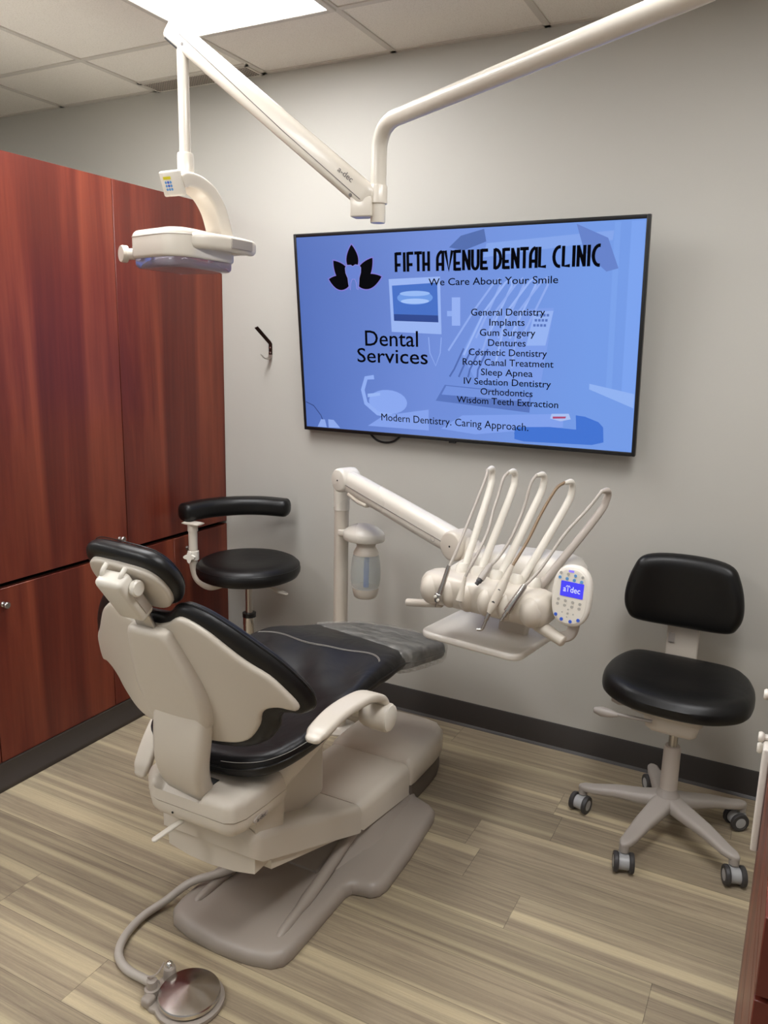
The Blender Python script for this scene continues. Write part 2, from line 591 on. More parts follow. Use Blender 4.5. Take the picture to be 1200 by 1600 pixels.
def text_bm(body, width=None, height=None, bold=0.0):
    """built-in font text as a flat mesh, its lower left at the origin; returns bm, width, height"""
    cu = bpy.data.curves.new('t', 'FONT')
    cu.body = body; cu.size = 1.0; cu.resolution_u = 3; cu.extrude = 0.0; cu.offset = bold
    o = bpy.data.objects.new('t', cu)
    COL.objects.link(o)
    dg = bpy.context.evaluated_depsgraph_get()
    me = bpy.data.meshes.new_from_object(o.evaluated_get(dg))
    bpy.data.objects.remove(o); bpy.data.curves.remove(cu)
    b = bmesh.new(); b.from_mesh(me); bpy.data.meshes.remove(me)
    x0 = min(v.co.x for v in b.verts); x1 = max(v.co.x for v in b.verts)
    return b, x0, x1

def add_text(bm, body, x0, x1, ybase, mapf, w=0.0, hscale=None, bold=0.0, th=0.0006):
    """text stretched to run from x0 to x1 on the baseline; cap height is hscale (0.7 of the em by default)"""
    b, a0, a1 = text_bm(body, bold=bold)
    k = (x1-x0)/(a1-a0)
    ky = k if hscale is None else hscale/0.7
    r = bmesh.ops.extrude_face_region(b, geom=list(b.faces))
    for e in r['geom']:
        if isinstance(e, bmesh.types.BMVert): e.co.z += th
    for v in b.verts:
        v.co = Vector(mapf(x0+(v.co.x-a0)*k, ybase+v.co.y*ky, w+v.co.z))
    me = bpy.data.meshes.new('tmp'); b.to_mesh(me); b.free()
    bm.from_mesh(me); bpy.data.meshes.remove(me)

def B(): return bmesh.new()
def axis_mx(p, d, up=(0, 0, 1)):
    """matrix whose z axis runs along d from p"""
    d = Vector(d).normalized()
    q = d.to_track_quat('Z', 'Y')
    return Matrix.Translation(Vector(p)) @ q.to_matrix().to_4x4()

# ================================================================== the room
T = 0.6096
GX0, GY0 = -3.3684, -0.4388
XL, XR, YF = -5.0, 1.15, -4.35
XC, ZC = -2.4018, 2.2052        # front plane and top of the left cabinets

b = B(); add_box(b, ((XL+XR)/2, YF/2, -0.03), (XR-XL, -YF, 0.06)); struct('floor', b, M['floor'])

b = B()
add_box(b, ((XL+XR)/2, YF/2, CEIL+0.02), (XR-XL, -YF, 0.04))
nt_ = len(b.faces)
for k in range(-2, 8):
    x = GX0+k*T
    add_box(b, (x, YF/2, CEIL-0.002), (0.024, -YF, 0.006))
for k in range(0, 4):
    add_box(b, ((XL+XR)/2, GY0-2*k*T, CEIL-0.0015), (XR-XL, 0.024, 0.006))
add_box(b, ((XL+XR)/2, -0.011, CEIL-0.002), (XR-XL, 0.022, 0.006))
add_box(b, (GX0+1.5*T, -0.125, CEIL-0.002), (T, 0.02, 0.006))
b.faces.ensure_lookup_table()
for i, f in enumerate(b.faces): f.material_index = 0 if i < nt_ else 1
struct('ceiling', b, [M['tile'], M['grid']])

def wall(name, c, s):
    b = B(); add_box(b, c, s); return struct(name, b, M['wall'])
wall('wall_back', ((XL+XR)/2, 0.05, 1.36), (XR-XL+0.2, 0.1, 2.74))
wall('wall_left', (XL-0.05, YF/2, 1.36), (0.1, -YF, 2.74))
wall('wall_right', (XR+0.05, YF/2, 1.36), (0.1, -YF, 2.74))

def cove(name, x0, x1):
    """rubber cove base along the back wall with a small toe"""
    b = B()
    prof = [(0, 0), (-0.016, 0), (-0.014, 0.003), (-0.007, 0.010), (-0.005, 0.022), (-0.005, 0.104), (-0.003, 0.1085), (0, 0.1095)]
    add_loft(b, [[Vector((x, p[0], p[1])) for p in prof] for x in (x0, x1)])
    return struct(name, b, M['base'], 30)
cove('baseboard_back', XC+0.004, XR)

# toe kick under the left cabinets
b = B()
prof = [(-0.02, 0), (0.026, 0), (0.028, 0.004), (0.026, 0.02), (0.012, 0.035), (0.008, 0.094), (-0.02, 0.094)]
add_loft(b, [[Vector((XC+p[0], y, p[1])) for p in prof] for y in (-0.018, -2.6)])
struct('baseboard_left', b, M['plinth'], 40)

# ------------------------------------------------------------------ ceiling lights and vent
def ceiling_light(x0, x1, y0, y1, label, group=None):
    t = thing('ceiling_light', label, 'ceiling light', ((x0+x1)/2, (y0+y1)/2, CEIL), group=group)
    w, d = x1-x0, y1-y0
    f = B()
    for sx in (-1, 1):
        add_box(f, (sx*(w/2-0.012), 0, -0.006), (0.024, d, 0.012), 0.003)
    for sy in (-1, 1):
        add_box(f, (0, sy*(d/2-0.012), -0.006), (w-0.04, 0.024, 0.012), 0.003)
    obj('frame', f, M['grid'], t)
    p = B(); add_box(p, (0, 0, -0.006), (w-0.044, d-0.044, 0.006), 0.002)
    obj('diffuser', p, M['panel'], t, label='glowing white diffuser')
    return t
ceiling_light(GX0+2*T, GX0+3*T, GY0-2*T, GY0, 'bright white ceiling light panel above the end of the overhead lamp arm')
ceiling_light(GX0+5*T, GX0+6*T, GY0-3*T, GY0-1*T, 'unseen white ceiling light panel added to brighten the right wall and operator stool side')  # unseen panel, added and shifted to lift the right side
ceiling_light(GX0+2*T, GX0+3*T, GY0-6*T, GY0-4*T, 'bright white ceiling light panel behind the camera')
ceiling_light(GX0-1*T, GX0, GY0-4*T, GY0-2*T, 'unseen white ceiling light panel added beyond the cherry cabinets to brighten the left side')  # out-of-view panel, added to light the upper left wall and ceiling

t = thing('air_vent', 'long narrow perforated air vent in the ceiling against the back wall', 'vent', (-2.4548, -0.06, CEIL))
b = B(); add_box(b, (0, 0, -0.004), (0.566, 0.106, 0.004)); obj('grille', b, M['perf'], t)
b = B()
for sy in (-1, 1): add_box(b, (0, sy*0.056, -0.004), (0.59, 0.008, 0.008))
for sx in (-1, 1): add_box(b, (sx*0.289, 0, -0.004), (0.012, 0.12, 0.008))
obj('frame', b, M['grid'], t)

# ================================================================== left cabinets
def knob_bm(p, d, r=0.0125, L=0.028):
    b = B()
    add_lathe(b, [(0, 0), (r*0.75, 0), (r*0.72, 0.003), (r*0.42, 0.006), (r*0.42, L*0.5), (r*0.8, L*0.58), (r, L*0.72), (r, L*0.88), (r*0.8, L), (0, L)], axis_mx(p, d), 20)
    return b

def cabinet(name, y0, y1, z0, z1, knob, label, cat='cabinet', filler=0.0):
    """a carcass with one door on its +x face"""
    t = thing(name, label, cat, (XC-0.3, (y0+y1)/2, z0), world=True)
    b = B(); add_box(b, (XC-0.32, (y0+y1)/2, (z0+z1)/2), (0.59, y1-y0-0.001, z1-z0-0.001))
    obj('carcass', b, M['gap_shade'], t)
    if z1 > 2:
        b = B(); add_box(b, (XC-0.32, (y0+y1)/2, z1-0.004), (0.58, y1-y0-0.001, 0.009)); obj('bounce_top', b, M['offwhite'], t)  # unseen pale top, added to bounce light up to the ceiling
    b = B(); add_box(b, (XC-0.010, (y0+y1-filler)/2, (z0+z1)/2), (0.02, y1-y0-filler-0.003, z1-z0-0.003), 0.0012, seg=1)
    d = obj('door', b, M['cherry'], t)
    if knob:
        obj('knob', knob_bm((XC, knob[0], knob[1]), (1, 0, 0)), M['steel'], d, label='small round satin metal knob')
    if filler:
        b = B(); add_box(b, (XC-0.012, y1-filler/2, (z0+z1)/2), (0.02, filler, z1-z0))
        obj('filler_strip', b, M['cherry'], t)
    return t
GAP0, GAP1 = 0.741, 0.757
cabinet('wall_cabinet', -0.648, -0.002, GAP1, ZC, (-0.052, 0.807), 'tall upper cherry cabinet with the door in the corner by the back wall', filler=0.012)
cabinet('wall_cabinet', -1.268, -0.648, GAP1, ZC, (-0.694, 0.807), 'tall upper cherry cabinet whose round knob shows above the dental headrest')
cabinet('wall_cabinet', -1.90, -1.268, GAP1, ZC, (-1.242+-0.07, 0.802), 'tall upper cherry cabinet at the left edge of the photo')
cabinet('base_cabinet', -0.376, -0.002, 0.095, GAP0, (-0.292, 0.681), 'lower cherry cabinet in the corner, its knob beside the assistant stool arm post', filler=0.012)
cabinet('base_cabinet', -0.757, -0.376, 0.095, GAP0, None, 'narrow lower cherry cabinet behind the dental headrest')
cabinet('base_cabinet', -1.30, -0.757, 0.095, GAP0, (-1.246, 0.683), 'wide lower cherry cabinet left of the dental chair')
cabinet('base_cabinet', -1.90, -1.30, 0.095, GAP0, (-1.36, 0.683), 'lower cherry cabinet at the left edge, nearest the camera')

# ================================================================== right cabinet
XK, YK = 0.034, -1.20
t = thing('drawer_cabinet', 'dark cherry cabinet at the right edge with white round knobs', 'cabinet', (XK+0.3, -1.65, 0), world=True)
b = B(); add_box(b, (XK+0.32, -1.65, 0.50), (0.60, 0.90, 1.0), 0.002, seg=1); obj('carcass', b, M['cherry'], t)
for z0, z1, kn in ((0.885, 0.99, (0.911, -1.25)), (0.800, 0.882, (0.815, -1.25)), (0.55, 0.797, (0.783, -1.235)), (0.10, 0.545, None)):
    b = B(); add_box(b, (XK+0.01, -1.65, (z0+z1)/2), (0.02, 0.894, z1-z0-0.003), 0.0012, seg=1)
    d = obj('drawer_front', b, M['cherry'], t)
    if kn: obj('knob', knob_bm((XK, kn[1], kn[0]), (-1, 0, 0), 0.0115, 0.026), M['white'], d, label='small round off-white knob')
b = B()
add_box(b, (XK-0.0075, -1.255, 0.692), (0.0145, 0.08, 0.235), 0.004)
o = obj('glove_holder', b, M['offwhite']); tag(o, 'off-white flat plastic holder fixed to the front of the right-hand cabinet', 'holder')

# ================================================================== television
TV = thing('television', 'large wall-mounted television showing a blue dental clinic slide', 'television', (-1.211, -0.1, 1.643))
TV.rotation_euler = Euler((0.103, 0, -0.024), 'XYZ')
TV.rotation_mode = 'XYZ'
TV.matrix_world = Matrix.Translation((-1.211, -0.1, 1.643)) @ Matrix.Rotation(-0.024, 4, 'Z') @ Matrix.Rotation(0.103, 4, 'X')
W, H = 1.432, 0.818
b = B(); add_box(b, (0, 0.012, 0), (W-0.006, 0.022, H-0.006), 0.003); add_box(b, (0, 0.034, -0.10), (W*0.72, 0.03, H*0.55), 0.012)
obj('casing', b, M['blackplastic'], TV)
b = B()
for sx in (-1, 1): add_box(b, (sx*(W/2-0.0065), 0.008, 0), (0.013, 0.022, H), 0.0025)
add_box(b, (0, 0.008, H/2-0.0065), (W-0.024, 0.022, 0.013), 0.0025)
add_box(b, (0, 0.008, -H/2+0.0075), (W-0.024, 0.022, 0.015), 0.0025)
add_box(b, (0, 0.004, -H/2-0.003), (0.03, 0.012, 0.008), 0.002)
obj('bezel', b, M['blackplastic'], TV)
b = B(); add_box(b, (0, 0.003, 0), (W-0.026, 0.006, H-0.028))
SC = obj('screen', b, M['screen'], TV, label='glowing blue screen')
b = B(); add_box(b, (0, 0.068, 0.0), (0.34, 0.04, 0.30), 0.004); obj('wall_bracket', b, M['blackplastic'], TV)

def sm(u, v, w): return (u, -w, v)
def em(rgb): return emit('slide_tint', rgb, 1.0)
PIC = []
def pic(shapes):
    """one layer of the picture on the slide: list of (points, colour)"""
    b = B(); mats = []; 
    for i, (pts, rgb) in enumerate(shapes):
        n0 = len(b.faces)
        if isinstance(pts, dict): stroke(b, pts['line'], pts['w'], sm, 0.0002+i*0.00002, 0.0002)
        else: flat_poly(b, pts, sm, 0.0002+i*0.00002, 0.0002)
        b.faces.ensure_lookup_table()
        for f in b.faces[n0:]: f.material_index = len(mats)
        mats.append(em(rgb))
    o = obj('background_picture', b, mats, SC, 10)
    return o
def ell(cx, cy, rx, ry, n=24, a0=0, a1=360): return [(cx+rx*math.cos(math.radians(a0+(a1-a0)*i/n)), cy+ry*math.sin(math.radians(a0+(a1-a0)*i/n))) for i in range(n)]
shapes = [
    ([(0.60, 0.39), (0.62, 0.39), (0.62, -0.2), (0.60, -0.2)], (118, 158, 232)),
    ([(0.655, 0.39), (0.70, 0.39), (0.70, -0.2), (0.655, -0.2)], (120, 160, 236)),
    ([(0.54, -0.155), (0.70, -0.185), (0.70, -0.235), (0.54, -0.175)], (142, 176, 240)),
    # ceiling tube and lamp in the picture
    ([(0.139, 0.34), (0.599, 0.363), (0.596, 0.332), (0.127, 0.291)], (128, 162, 232)),
    ([(-0.011, 0.331), (0.037, 0.37), (0.129, 0.39), (0.138, 0.346), (0.05, 0.318)], (74, 104, 172)),
    ([(0.47, 0.39), (0.58, 0.34), (0.62, 0.24), (0.58, 0.23), (0.50, 0.30)], (96, 126, 200)),
    # monitor
    ([(-0.272, 0.222), (-0.049, 0.227), (-0.044, 0.012), (-0.264, 0.019)], (150, 178, 240)),
    ([(-0.258, 0.197), (-0.061, 0.205), (-0.057, 0.057), (-0.252, 0.062)], (62, 108, 196)),
    (ell(-0.158, 0.150, 0.078, 0.026), (104, 150, 226)),
    (ell(-0.158, 0.137, 0.062, 0.010), (160, 192, 246)),
    (ell(-0.158, 0.166, 0.066, 0.010), (146, 182, 242)),
    ([(-0.252, 0.088), (-0.058, 0.083), (-0.057, 0.057), (-0.252, 0.062)], (34, 66, 140)),
    # bracket right of monitor
    ([(-0.02, 0.10), (0.03, 0.10), (0.03, 0.08), (-0.02, 0.08)], (140, 170, 238)),
    ([(0.0, 0.15), (0.035, 0.15), (0.035, 0.045), (0.0, 0.045)], (146, 174, 240)),
    ({'line': [(-0.10, -0.0), (-0.095, -0.06), (-0.07, -0.11), (-0.05, -0.06), (-0.045, 0.0)], 'w': 0.004}, (140, 168, 236)),
    # delivery unit
    ([(0.13, 0.10), (0.40, 0.11), (0.38, -0.03), (0.36, -0.16), (0.10, -0.16), (0.04, -0.06)], (122, 154, 230)),
    ([(0.327, 0.096), (0.399, 0.1), (0.373, -0.023), (0.3, -0.025)], (146, 176, 240)),
    ([(-0.031, -0.183), (0.324, -0.201), (0.319, -0.273), (-0.071, -0.248)], (84, 114, 188)),
    ([(-0.025, -0.187), (0.318, -0.204), (0.316, -0.232), (-0.045, -0.222)], (112, 144, 220)),
]
for k in range(5):
    x0 = 0.12+k*0.045
    shapes.append(({'line': [(x0-0.135+k*0.02, -0.05-k*0.015), (x0-0.03, 0.10), (x0+0.05, 0.2), (x0+0.07, 0.215), (x0+0.075, 0.19), (x0+0.03, 0.10), (x0-0.02, 0.0)], 'w': 0.008}, (150, 178, 242) if k % 2 else (140, 168, 236)))
for k in range(4):
    x0 = 0.02+k*0.033
    shapes.append(({'line': [(x0+0.03, -0.04), (x0-0.01, -0.12), (x0-0.03+0.006*k, -0.15)], 'w': 0.007}, (76, 104, 176)))
for r in range(3):
    for c in range(4):
        x0, y0 = 0.335+c*0.013-r*0.005, 0.08-r*0.018
        shapes.append(([(x0, y0), (x0+0.009, y0), (x0+0.009, y0+0.009), (x0, y0+0.009)], (82, 112, 186)))
shapes += [
    # patient chair on the left
    (ell(-0.29, -0.265, 0.09, 0.05), (136, 166, 238)),
    ({'line': [(-0.352, -0.165), (-0.39, -0.17), (-0.408, -0.22), (-0.395, -0.275), (-0.34, -0.315), (-0.27, -0.32)], 'w': 0.018}, (142, 172, 240)),
    ([(-0.385, -0.235), (-0.325, -0.228), (-0.325, -0.24), (-0.385, -0.25)], (150, 180, 242)),
    ([(-0.389, -0.371), (-0.31, -0.322), (-0.103, -0.286), (-0.103, -0.371)], (130, 160, 234)),
    ([(0.045, -0.30), (0.45, -0.27), (0.45, -0.32), (0.10, -0.372), (-0.05, -0.36)], (126, 158, 234)),
    (ell(0.36, -0.357, 0.10, 0.022), (56, 108, 206)),
    ([(0.262, -0.332), (0.40, -0.322), (0.50, -0.325), (0.496, -0.272), (0.53, -0.275), (0.58, -0.292), (0.598, -0.31), (0.602, -0.365), (0.56, -0.378), (0.30, -0.385), (0.262, -0.378)], (60, 112, 208)),
    ([(0.405, -0.272), (0.47, -0.268), (0.478, -0.288), (0.44, -0.298), (0.40, -0.29)], (168, 190, 240)),
    ([(0.41, -0.282), (0.46, -0.279), (0.458, -0.286), (0.41, -0.290)], (170, 70, 110)),
    # instrument cord and stand lower left
    ({'line': [(-0.70, -0.285), (-0.66, -0.30), (-0.625, -0.34), (-0.61, -0.375)], 'w': 0.004}, (50, 70, 130)),
    ([(-0.645, -0.392), (-0.625, -0.358), (-0.605, -0.358), (-0.597, -0.392)], (140, 168, 234)),
    ([(-0.587, -0.392), (-0.588, -0.356), (-0.56, -0.357), (-0.528, -0.39)], (140, 168, 234)),
]
pic(shapes)

# slide text
def slide_line(s, x0, x1, y, h):
    b = B(); add_text(b, s, x0, x1, y, sm, 0.0012, h, bold=0.0 if s[0] == 'M' else 0.005)
    obj('slide_text', b, M['ink'], SC, 10, label='black lettering on the slide')
slide_line('We Care About Your Smile', -0.097, 0.412, 0.195, 0.026)
for s, x0, x1, y in (('General Dentistry', 0.080, 0.368, 0.083), ('Implants', 0.154, 0.292, 0.0465), ('Gum Surgery', 0.116, 0.334, 0.009), ('Dentures', 0.150, 0.298, -0.0285),
                     ('Cosmetic Dentistry', 0.071, 0.380, -0.0645), ('Root Canal Treatment', 0.046, 0.406, -0.102), ('Sleep Apnea', 0.122, 0.328, -0.139), ('IV Sedation Dentistry', 0.051, 0.399, -0.1755),
                     ('Orthodontics', 0.121, 0.330, -0.2135), ('Wisdom Teeth Extraction', 0.021, 0.429, -0.2495)):
    slide_line(s, x0, x1, y, 0.0255)
slide_line('Dental', -0.388, -0.146, -0.0375, 0.062)
slide_line('Services', -0.428, -0.104, -0.105, 0.058)
slide_line('Modern Dentistry. Caring Approach.', -0.322, 0.317, -0.3435, 0.030)

# art deco heading, letters drawn as strokes in a unit box
def arc(cx, cy, rx, ry, a0, a1, n=8): return [(cx+rx*math.cos(math.radians(a0+(a1-a0)*i/n)), cy+ry*math.sin(math.radians(a0+(a1-a0)*i/n))) for i in range(n+1)]
DECO = {
    'F': [[(0.1, 0), (0.1, 1)], [(0.1, 0.94), (1, 0.94)], [(0.1, 0.36), (0.85, 0.36)]],
    'I': [[(0.5, 0), (0.5, 1)]],
    'T': [[(0.5, 0), (0.5, 1)], [(-0.1, 0.94), (1.1, 0.94)]],
    'H': [[(0.1, 0), (0.1, 1)], [(0.9, 0), (0.9, 1)], [(0.1, 0.36), (0.9, 0.36)]],
    'A': [[(0.1, 0), (0.1, 0.55)]+arc(0.9, 0.55, 0.8, 0.42, 180, 100), [(0.9, 0), (0.9, 1)], [(0.1, 0.33), (0.9, 0.33)]],
    'V': [[(0.02, 1), (0.5, 0.02), (0.98, 1)]],
    'E': [[(0.1, 0), (0.1, 1)], [(0.1, 0.94), (1, 0.94)], [(0.1, 0.36), (0.85, 0.36)], [(0.1, 0.06), (1, 0.06)]],
    'N': [[(0.1, 0), (0.1, 1)], [(0.1, 0.95), (0.9, 0.05)], [(0.9, 0), (0.9, 1)]],
    'U': [[(0.1, 1), (0.1, 0.3)]+arc(0.5, 0.3, 0.4, 0.25, 180, 360)+[(0.9, 1)]],
    'D': [[(0.1, 0), (0.1, 1)], [(0.1, 0.95)]+arc(0.25, 0.5, 0.68, 0.45, 90, -90)+[(0.1, 0.05)]],
    'L': [[(0.1, 1), (0.1, 0.06), (1, 0.06)]],
    'C': [arc(0.85, 0.5, 0.75, 0.46, 80, 280, 12)],
}
b = B()
def deco(word, x0, x1, y0, y1, wd=0.0115):
    wts = [0.42 if c == 'I' else 1.0 for c in word]
    gap = 0.007
    unit = (x1-x0-gap*(len(word)-1))/sum(wts)
    x = x0
    for c, k in zip(word, wts):
        w_ = unit*k
        for s in DECO[c]:
            stroke(b, [(x+p[0]*w_, y0+p[1]*(y1-y0)) for p in s], wd, sm, 0.0012)
        x += w_+gap
deco('FIFTH', -0.240, -0.093, 0.248, 0.320); deco('AVENUE', -0.062, 0.146, 0.2475, 0.320)
deco('DENTAL', 0.170, 0.366, 0.2485, 0.320); deco('CLINIC', 0.391, 0.557, 0.249, 0.320)
obj('slide_heading', b, M['ink'], SC, 10, label='tall thin black art deco heading')

# lotus emblem with a tooth in the middle
def lp(x, y): return (-0.428+(x-228)*0.00150, 0.246-(y-215)*0.00124)
def petal(tip, base, wdt, k=1.0):
    a, c = Vector(base), Vector(tip)
    d = c-a; q = Vector((-d.y, d.x)).normalized()
    n = 14
    prof = lambda s: math.sin(PI*s**0.85)**0.85
    L = [a+d*(i/n)+q*wdt*prof(i/n) for i in range(n+1)]
    Rr = [a+d*(i/n)-q*wdt*prof(i/n) for i in range(n, -1, -1)]
    return [(p.x, p.y) for p in (L+Rr[1:-1])]
pet = [(lp(222, 125), lp(224, 212), 0.029), (lp(163, 172), lp(212, 245), 0.031), (lp(285, 168), lp(236, 245), 0.031), (lp(146, 230), lp(210, 252), 0.029), (lp(311, 226), lp(238, 252), 0.029)]
bo, bi = B(), B()
for i, (tp, bs, wd) in enumerate(pet):
    d = (Vector(tp)-Vector(bs)).normalized()*0.006
    flat_poly(bo, petal(tuple(Vector(tp)+d), tuple(Vector(bs)-d), wd+0.003), sm, 0.0011+0.0004*(4-i)*0.1, 0.0001)
    flat_poly(bi, petal(tp, bs, wd-0.001), sm, 0.00126+0.0004*(4-i)*0.1, 0.0001)
obj('lotus_outline', bo, em((128, 116, 208)), SC, 10, label='violet outline of the lotus emblem')
obj('lotus_petals', bi, M['ink'], SC, 10, label='black lotus petals')
tooth = [lp(*q) for q in ((200, 196), (206, 188), (218, 188), (224, 192), (232, 187), (244, 189), (249, 197), (248, 212), (243, 228), (241, 250), (238, 266), (234, 262), (233, 244), (229, 232), (221, 232), (216, 244), (214, 266), (209, 250), (207, 228), (201, 212))]
b = B(); flat_poly(b, tooth, sm, 0.0018, 0.0002); obj('tooth_emblem', b, em((98, 126, 206)), SC, 10, label='blue tooth shape in the lotus')
b = B(); stroke(b, tooth+[tooth[0]], 0.0022, sm, 0.0021, 0.0001); obj('tooth_outline', b, em((150, 140, 220)), SC, 10)

# cable loop hanging below the television
b = B()
add_tube(b, spline([(-1.63, -0.010, 1.262), (-1.612, -0.010, 1.238), (-1.58, -0.010, 1.212), (-1.538, -0.010, 1.203), (-1.496, -0.010, 1.212), (-1.464, -0.010, 1.238), (-1.446, -0.010, 1.262)], 8), 0.0045, 10)
tag(obj('power_cable', b, M['blackplastic']), 'thin black cable looping below the lower edge of the television', 'cable')

# ================================================================== coat hook on the back wall
t = thing('coat_hook', 'small dark metal coat hook screwed to the grey wall left of the television', 'hook', (-2.137, 0, 1.60), world=True)
b = B()
def strap(pts, wd, th=0.003):
    add_sweep(b, pts, [(wd/2, th/2), (-wd/2, th/2), (-wd/2, -th/2), (wd/2, -th/2)], up=(0, -1, 0))
strap([(-2.135, -0.003, 1.555), (-2.135, -0.003, 1.603), (-2.14, -0.006, 1.612), (-2.150, -0.035, 1.64), (-2.162, -0.072, 1.675)], 0.018)
obj('back_plate', b, M['hookbrown'], t)
b = B(); strap([(-2.135, -0.003, 1.556), (-2.135, -0.006, 1.545), (-2.137, -0.02, 1.538), (-2.142, -0.045, 1.541), (-2.148, -0.056, 1.556)], 0.018)
obj('lower_prong', b, M['steel'], t)
for z in (1.565, 1.587):
    b = B(); add_lathe(b, [(0.0045, 0), (0.004, 0.002), (0, 0.003)], axis_mx((-2.135, -0.0045, z), (0, -1, 0)), 12); obj('screw', b, M['chrome'], t)

# ================================================================== stools
def make_caster(t, x, y, yaw, z_top, r=0.032):
    """twin-wheel caster under (x, y)"""
    mx = Matrix.Translation((x, y, 0)) @ Matrix.Rotation(yaw, 4, 'Z')
    off = 0.016
    b = B()
    add_lathe(b, [(0.0075, r+0.016), (0.0075, z_top)], mx, 14)
    add_lathe(b, [(0.0, r+0.012), (0.017, r+0.012), (0.018, r+0.018), (0.014, r+0.026), (0.0, r+0.027)], mx, 18)
    add_lathe(b, [(0, -0.016), (r*0.72, -0.016), (r*0.72, 0.016), (0, 0.016)], mx @ Matrix.Translation((off, 0, r)) @ Matrix.Rotation(PI/2, 4, 'X'), 22)
    add_box(b, (off*0.6, 0, r+0.010), (0.030, 0.022, 0.022), 0.006, mx)
    c = obj('caster', b, M['wheelgrey'], t)
    for s in (-1, 1):
        b = B()
        wm = mx @ Matrix.Translation((off, s*0.0235, r)) @ Matrix.Rotation(-s*PI/2, 4, 'X')
        add_lathe(b, [(0, -0.0075), (r*0.9, -0.0075), (r, -0.004), (r, 0.004), (r*0.93, 0.0075), (r*0.72, 0.0085), (r*0.70, 0.0075)], wm, 26)
        n0 = len(b.faces)
        add_lathe(b, [(0, 0.002), (r*0.71, 0.002), (r*0.69, 0.0068), (r*0.45, 0.0082), (0, 0.0085)], wm, 24)
        b.faces.ensure_lookup_table()
        for f in b.faces[n0:]: f.material_index = 1
        obj('wheel', b, [M['darkrubber'], M['wheelgrey']], c)
    return c

def star_base(t, n, R, a0, hub_r, z_hub, z_end, m, name='base', cast_yaws=None):
    b = B()
    for k in range(n):
        a = a0+2*PI*k/n
        c, s = math.cos(a), math.sin(a)
        rings = []
        for q, wd, zt, zb in ((hub_r*0.3, 0.036, z_hub, z_hub-0.055), (hub_r*1.3, 0.036, z_hub-0.006, z_hub-0.055), (R*0.3, 0.033, z_hub-0.018, z_hub-0.056), (R*0.6, 0.028, (z_hub+z_end)/2-0.004, (z_hub+z_end)/2-0.034), (R*0.88, 0.0225, z_end+0.003, z_end-0.022), (R*0.99, 0.0185, z_end, z_end-0.022), (R*1.045, 0.010, z_end-0.004, z_end-0.021), (R*1.06, 0.003, z_end-0.009, z_end-0.018)):
            h, mid = (zt-zb)/2, (zt+zb)/2
            ring = []
            for px, pz in rrect(wd*2, h*2, min(wd, h)*0.75, 4):
                ring.append(Vector((c*q-s*px, s*q+c*px, mid+pz)))
            rings.append(ring)
        add_loft(b, rings)
        add_lathe(b, [(0.0155, z_end-0.036), (0.0155, z_end-0.012)], Matrix.Translation((c*R, s*R, 0)), 16)
    add_lathe(b, [(0, z_hub-0.058), (hub_r*1.2, z_hub-0.058), (hub_r*1.55, z_hub-0.02), (hub_r*1.3, z_hub), (hub_r*1.08, z_hub+0.008), (hub_r, z_hub+0.02)], n=28)
    o = obj(name, b, m, t)
    for k in range(n):
        a = a0+2*PI*k/n
        make_caster(t, math.cos(a)*R, math.sin(a)*R, cast_yaws[k] if cast_yaws else a+1.2, z_end-0.02)
    return o

# ---- operator stool in front of the back wall, right side
t = thing('operator_stool', 'black operator stool with a backrest and grey five-star caster base by the right cabinet', 'stool', (-0.237, -0.385, 0))
star_base(t, 5, 0.280, PI, 0.0285, 0.150, 0.098, M['grey'], cast_yaws=[-1.82, -1.29, -1.22, -2.53, -1.03])
b = B(); add_lathe(b, [(0.0285, 0.14), (0.0275, 0.315), (0.024, 0.322), (0.016, 0.322)], n=28); obj('column', b, M['warmgrey'], t)
b = B(); add_lathe(b, [(0.0145, 0.31), (0.0145, 0.42)], n=22); obj('gas_cylinder', b, M['steel'], t)
b = B()
add_pad(b, [(-0.12, -0.09), (0.10, -0.12), (0.12, 0.10), (-0.11, 0.12)], lambda u, v, w: (u-0.012, v+0.01, w), 0.448, 0.478, 0.006, 0.006, 0.025)
add_pad(b, [(-0.095, -0.085), (0.085, -0.095), (0.07, 0.07), (-0.07, 0.07)], lambda u, v, w: (u*(1-2.5*(0.46-w)), v+0.005, w), 0.390, 0.460, 0.004, 0.020, 0.02)
add_pad(b, [(-0.04, 0.02), (0.06, 0.02), (0.06, 0.24), (-0.04, 0.24)], lambda u, v, w: (u-0.025, v+0.02, w), 0.44, 0.47, 0.005, 0.005, 0.03)
obj('seat_mechanism', b, M['cream'], t)
# seat: wide rounded pad with a rolled front
so = [(-0.165, 0.195), (-0.215, 0.13), (-0.238, 0.02), (-0.222, -0.09), (-0.15, -0.165), (-0.06, -0.195), (0.06, -0.200), (0.15, -0.175), (0.222, -0.105), (0.240, 0.01), (0.218, 0.12), (0.165, 0.185), (0.05, 0.203), (-0.07, 0.205)]
def seat_hf(x, y, d): return -0.012*math.exp(-((x/0.13)**2+((y+0.02)/0.13)**2))-0.010*max(0, (-y-0.10)/0.1)
b = B(); add_pad(b, so, lambda u, v, w: (u-0.012, v+0.045, w+0.475+0.03*(v+0.2)*0.5), 0.0, 0.078, 0.040, 0.022, 0.02, 6, seat_hf)
obj('seat', b, M['blacksoft'], t)
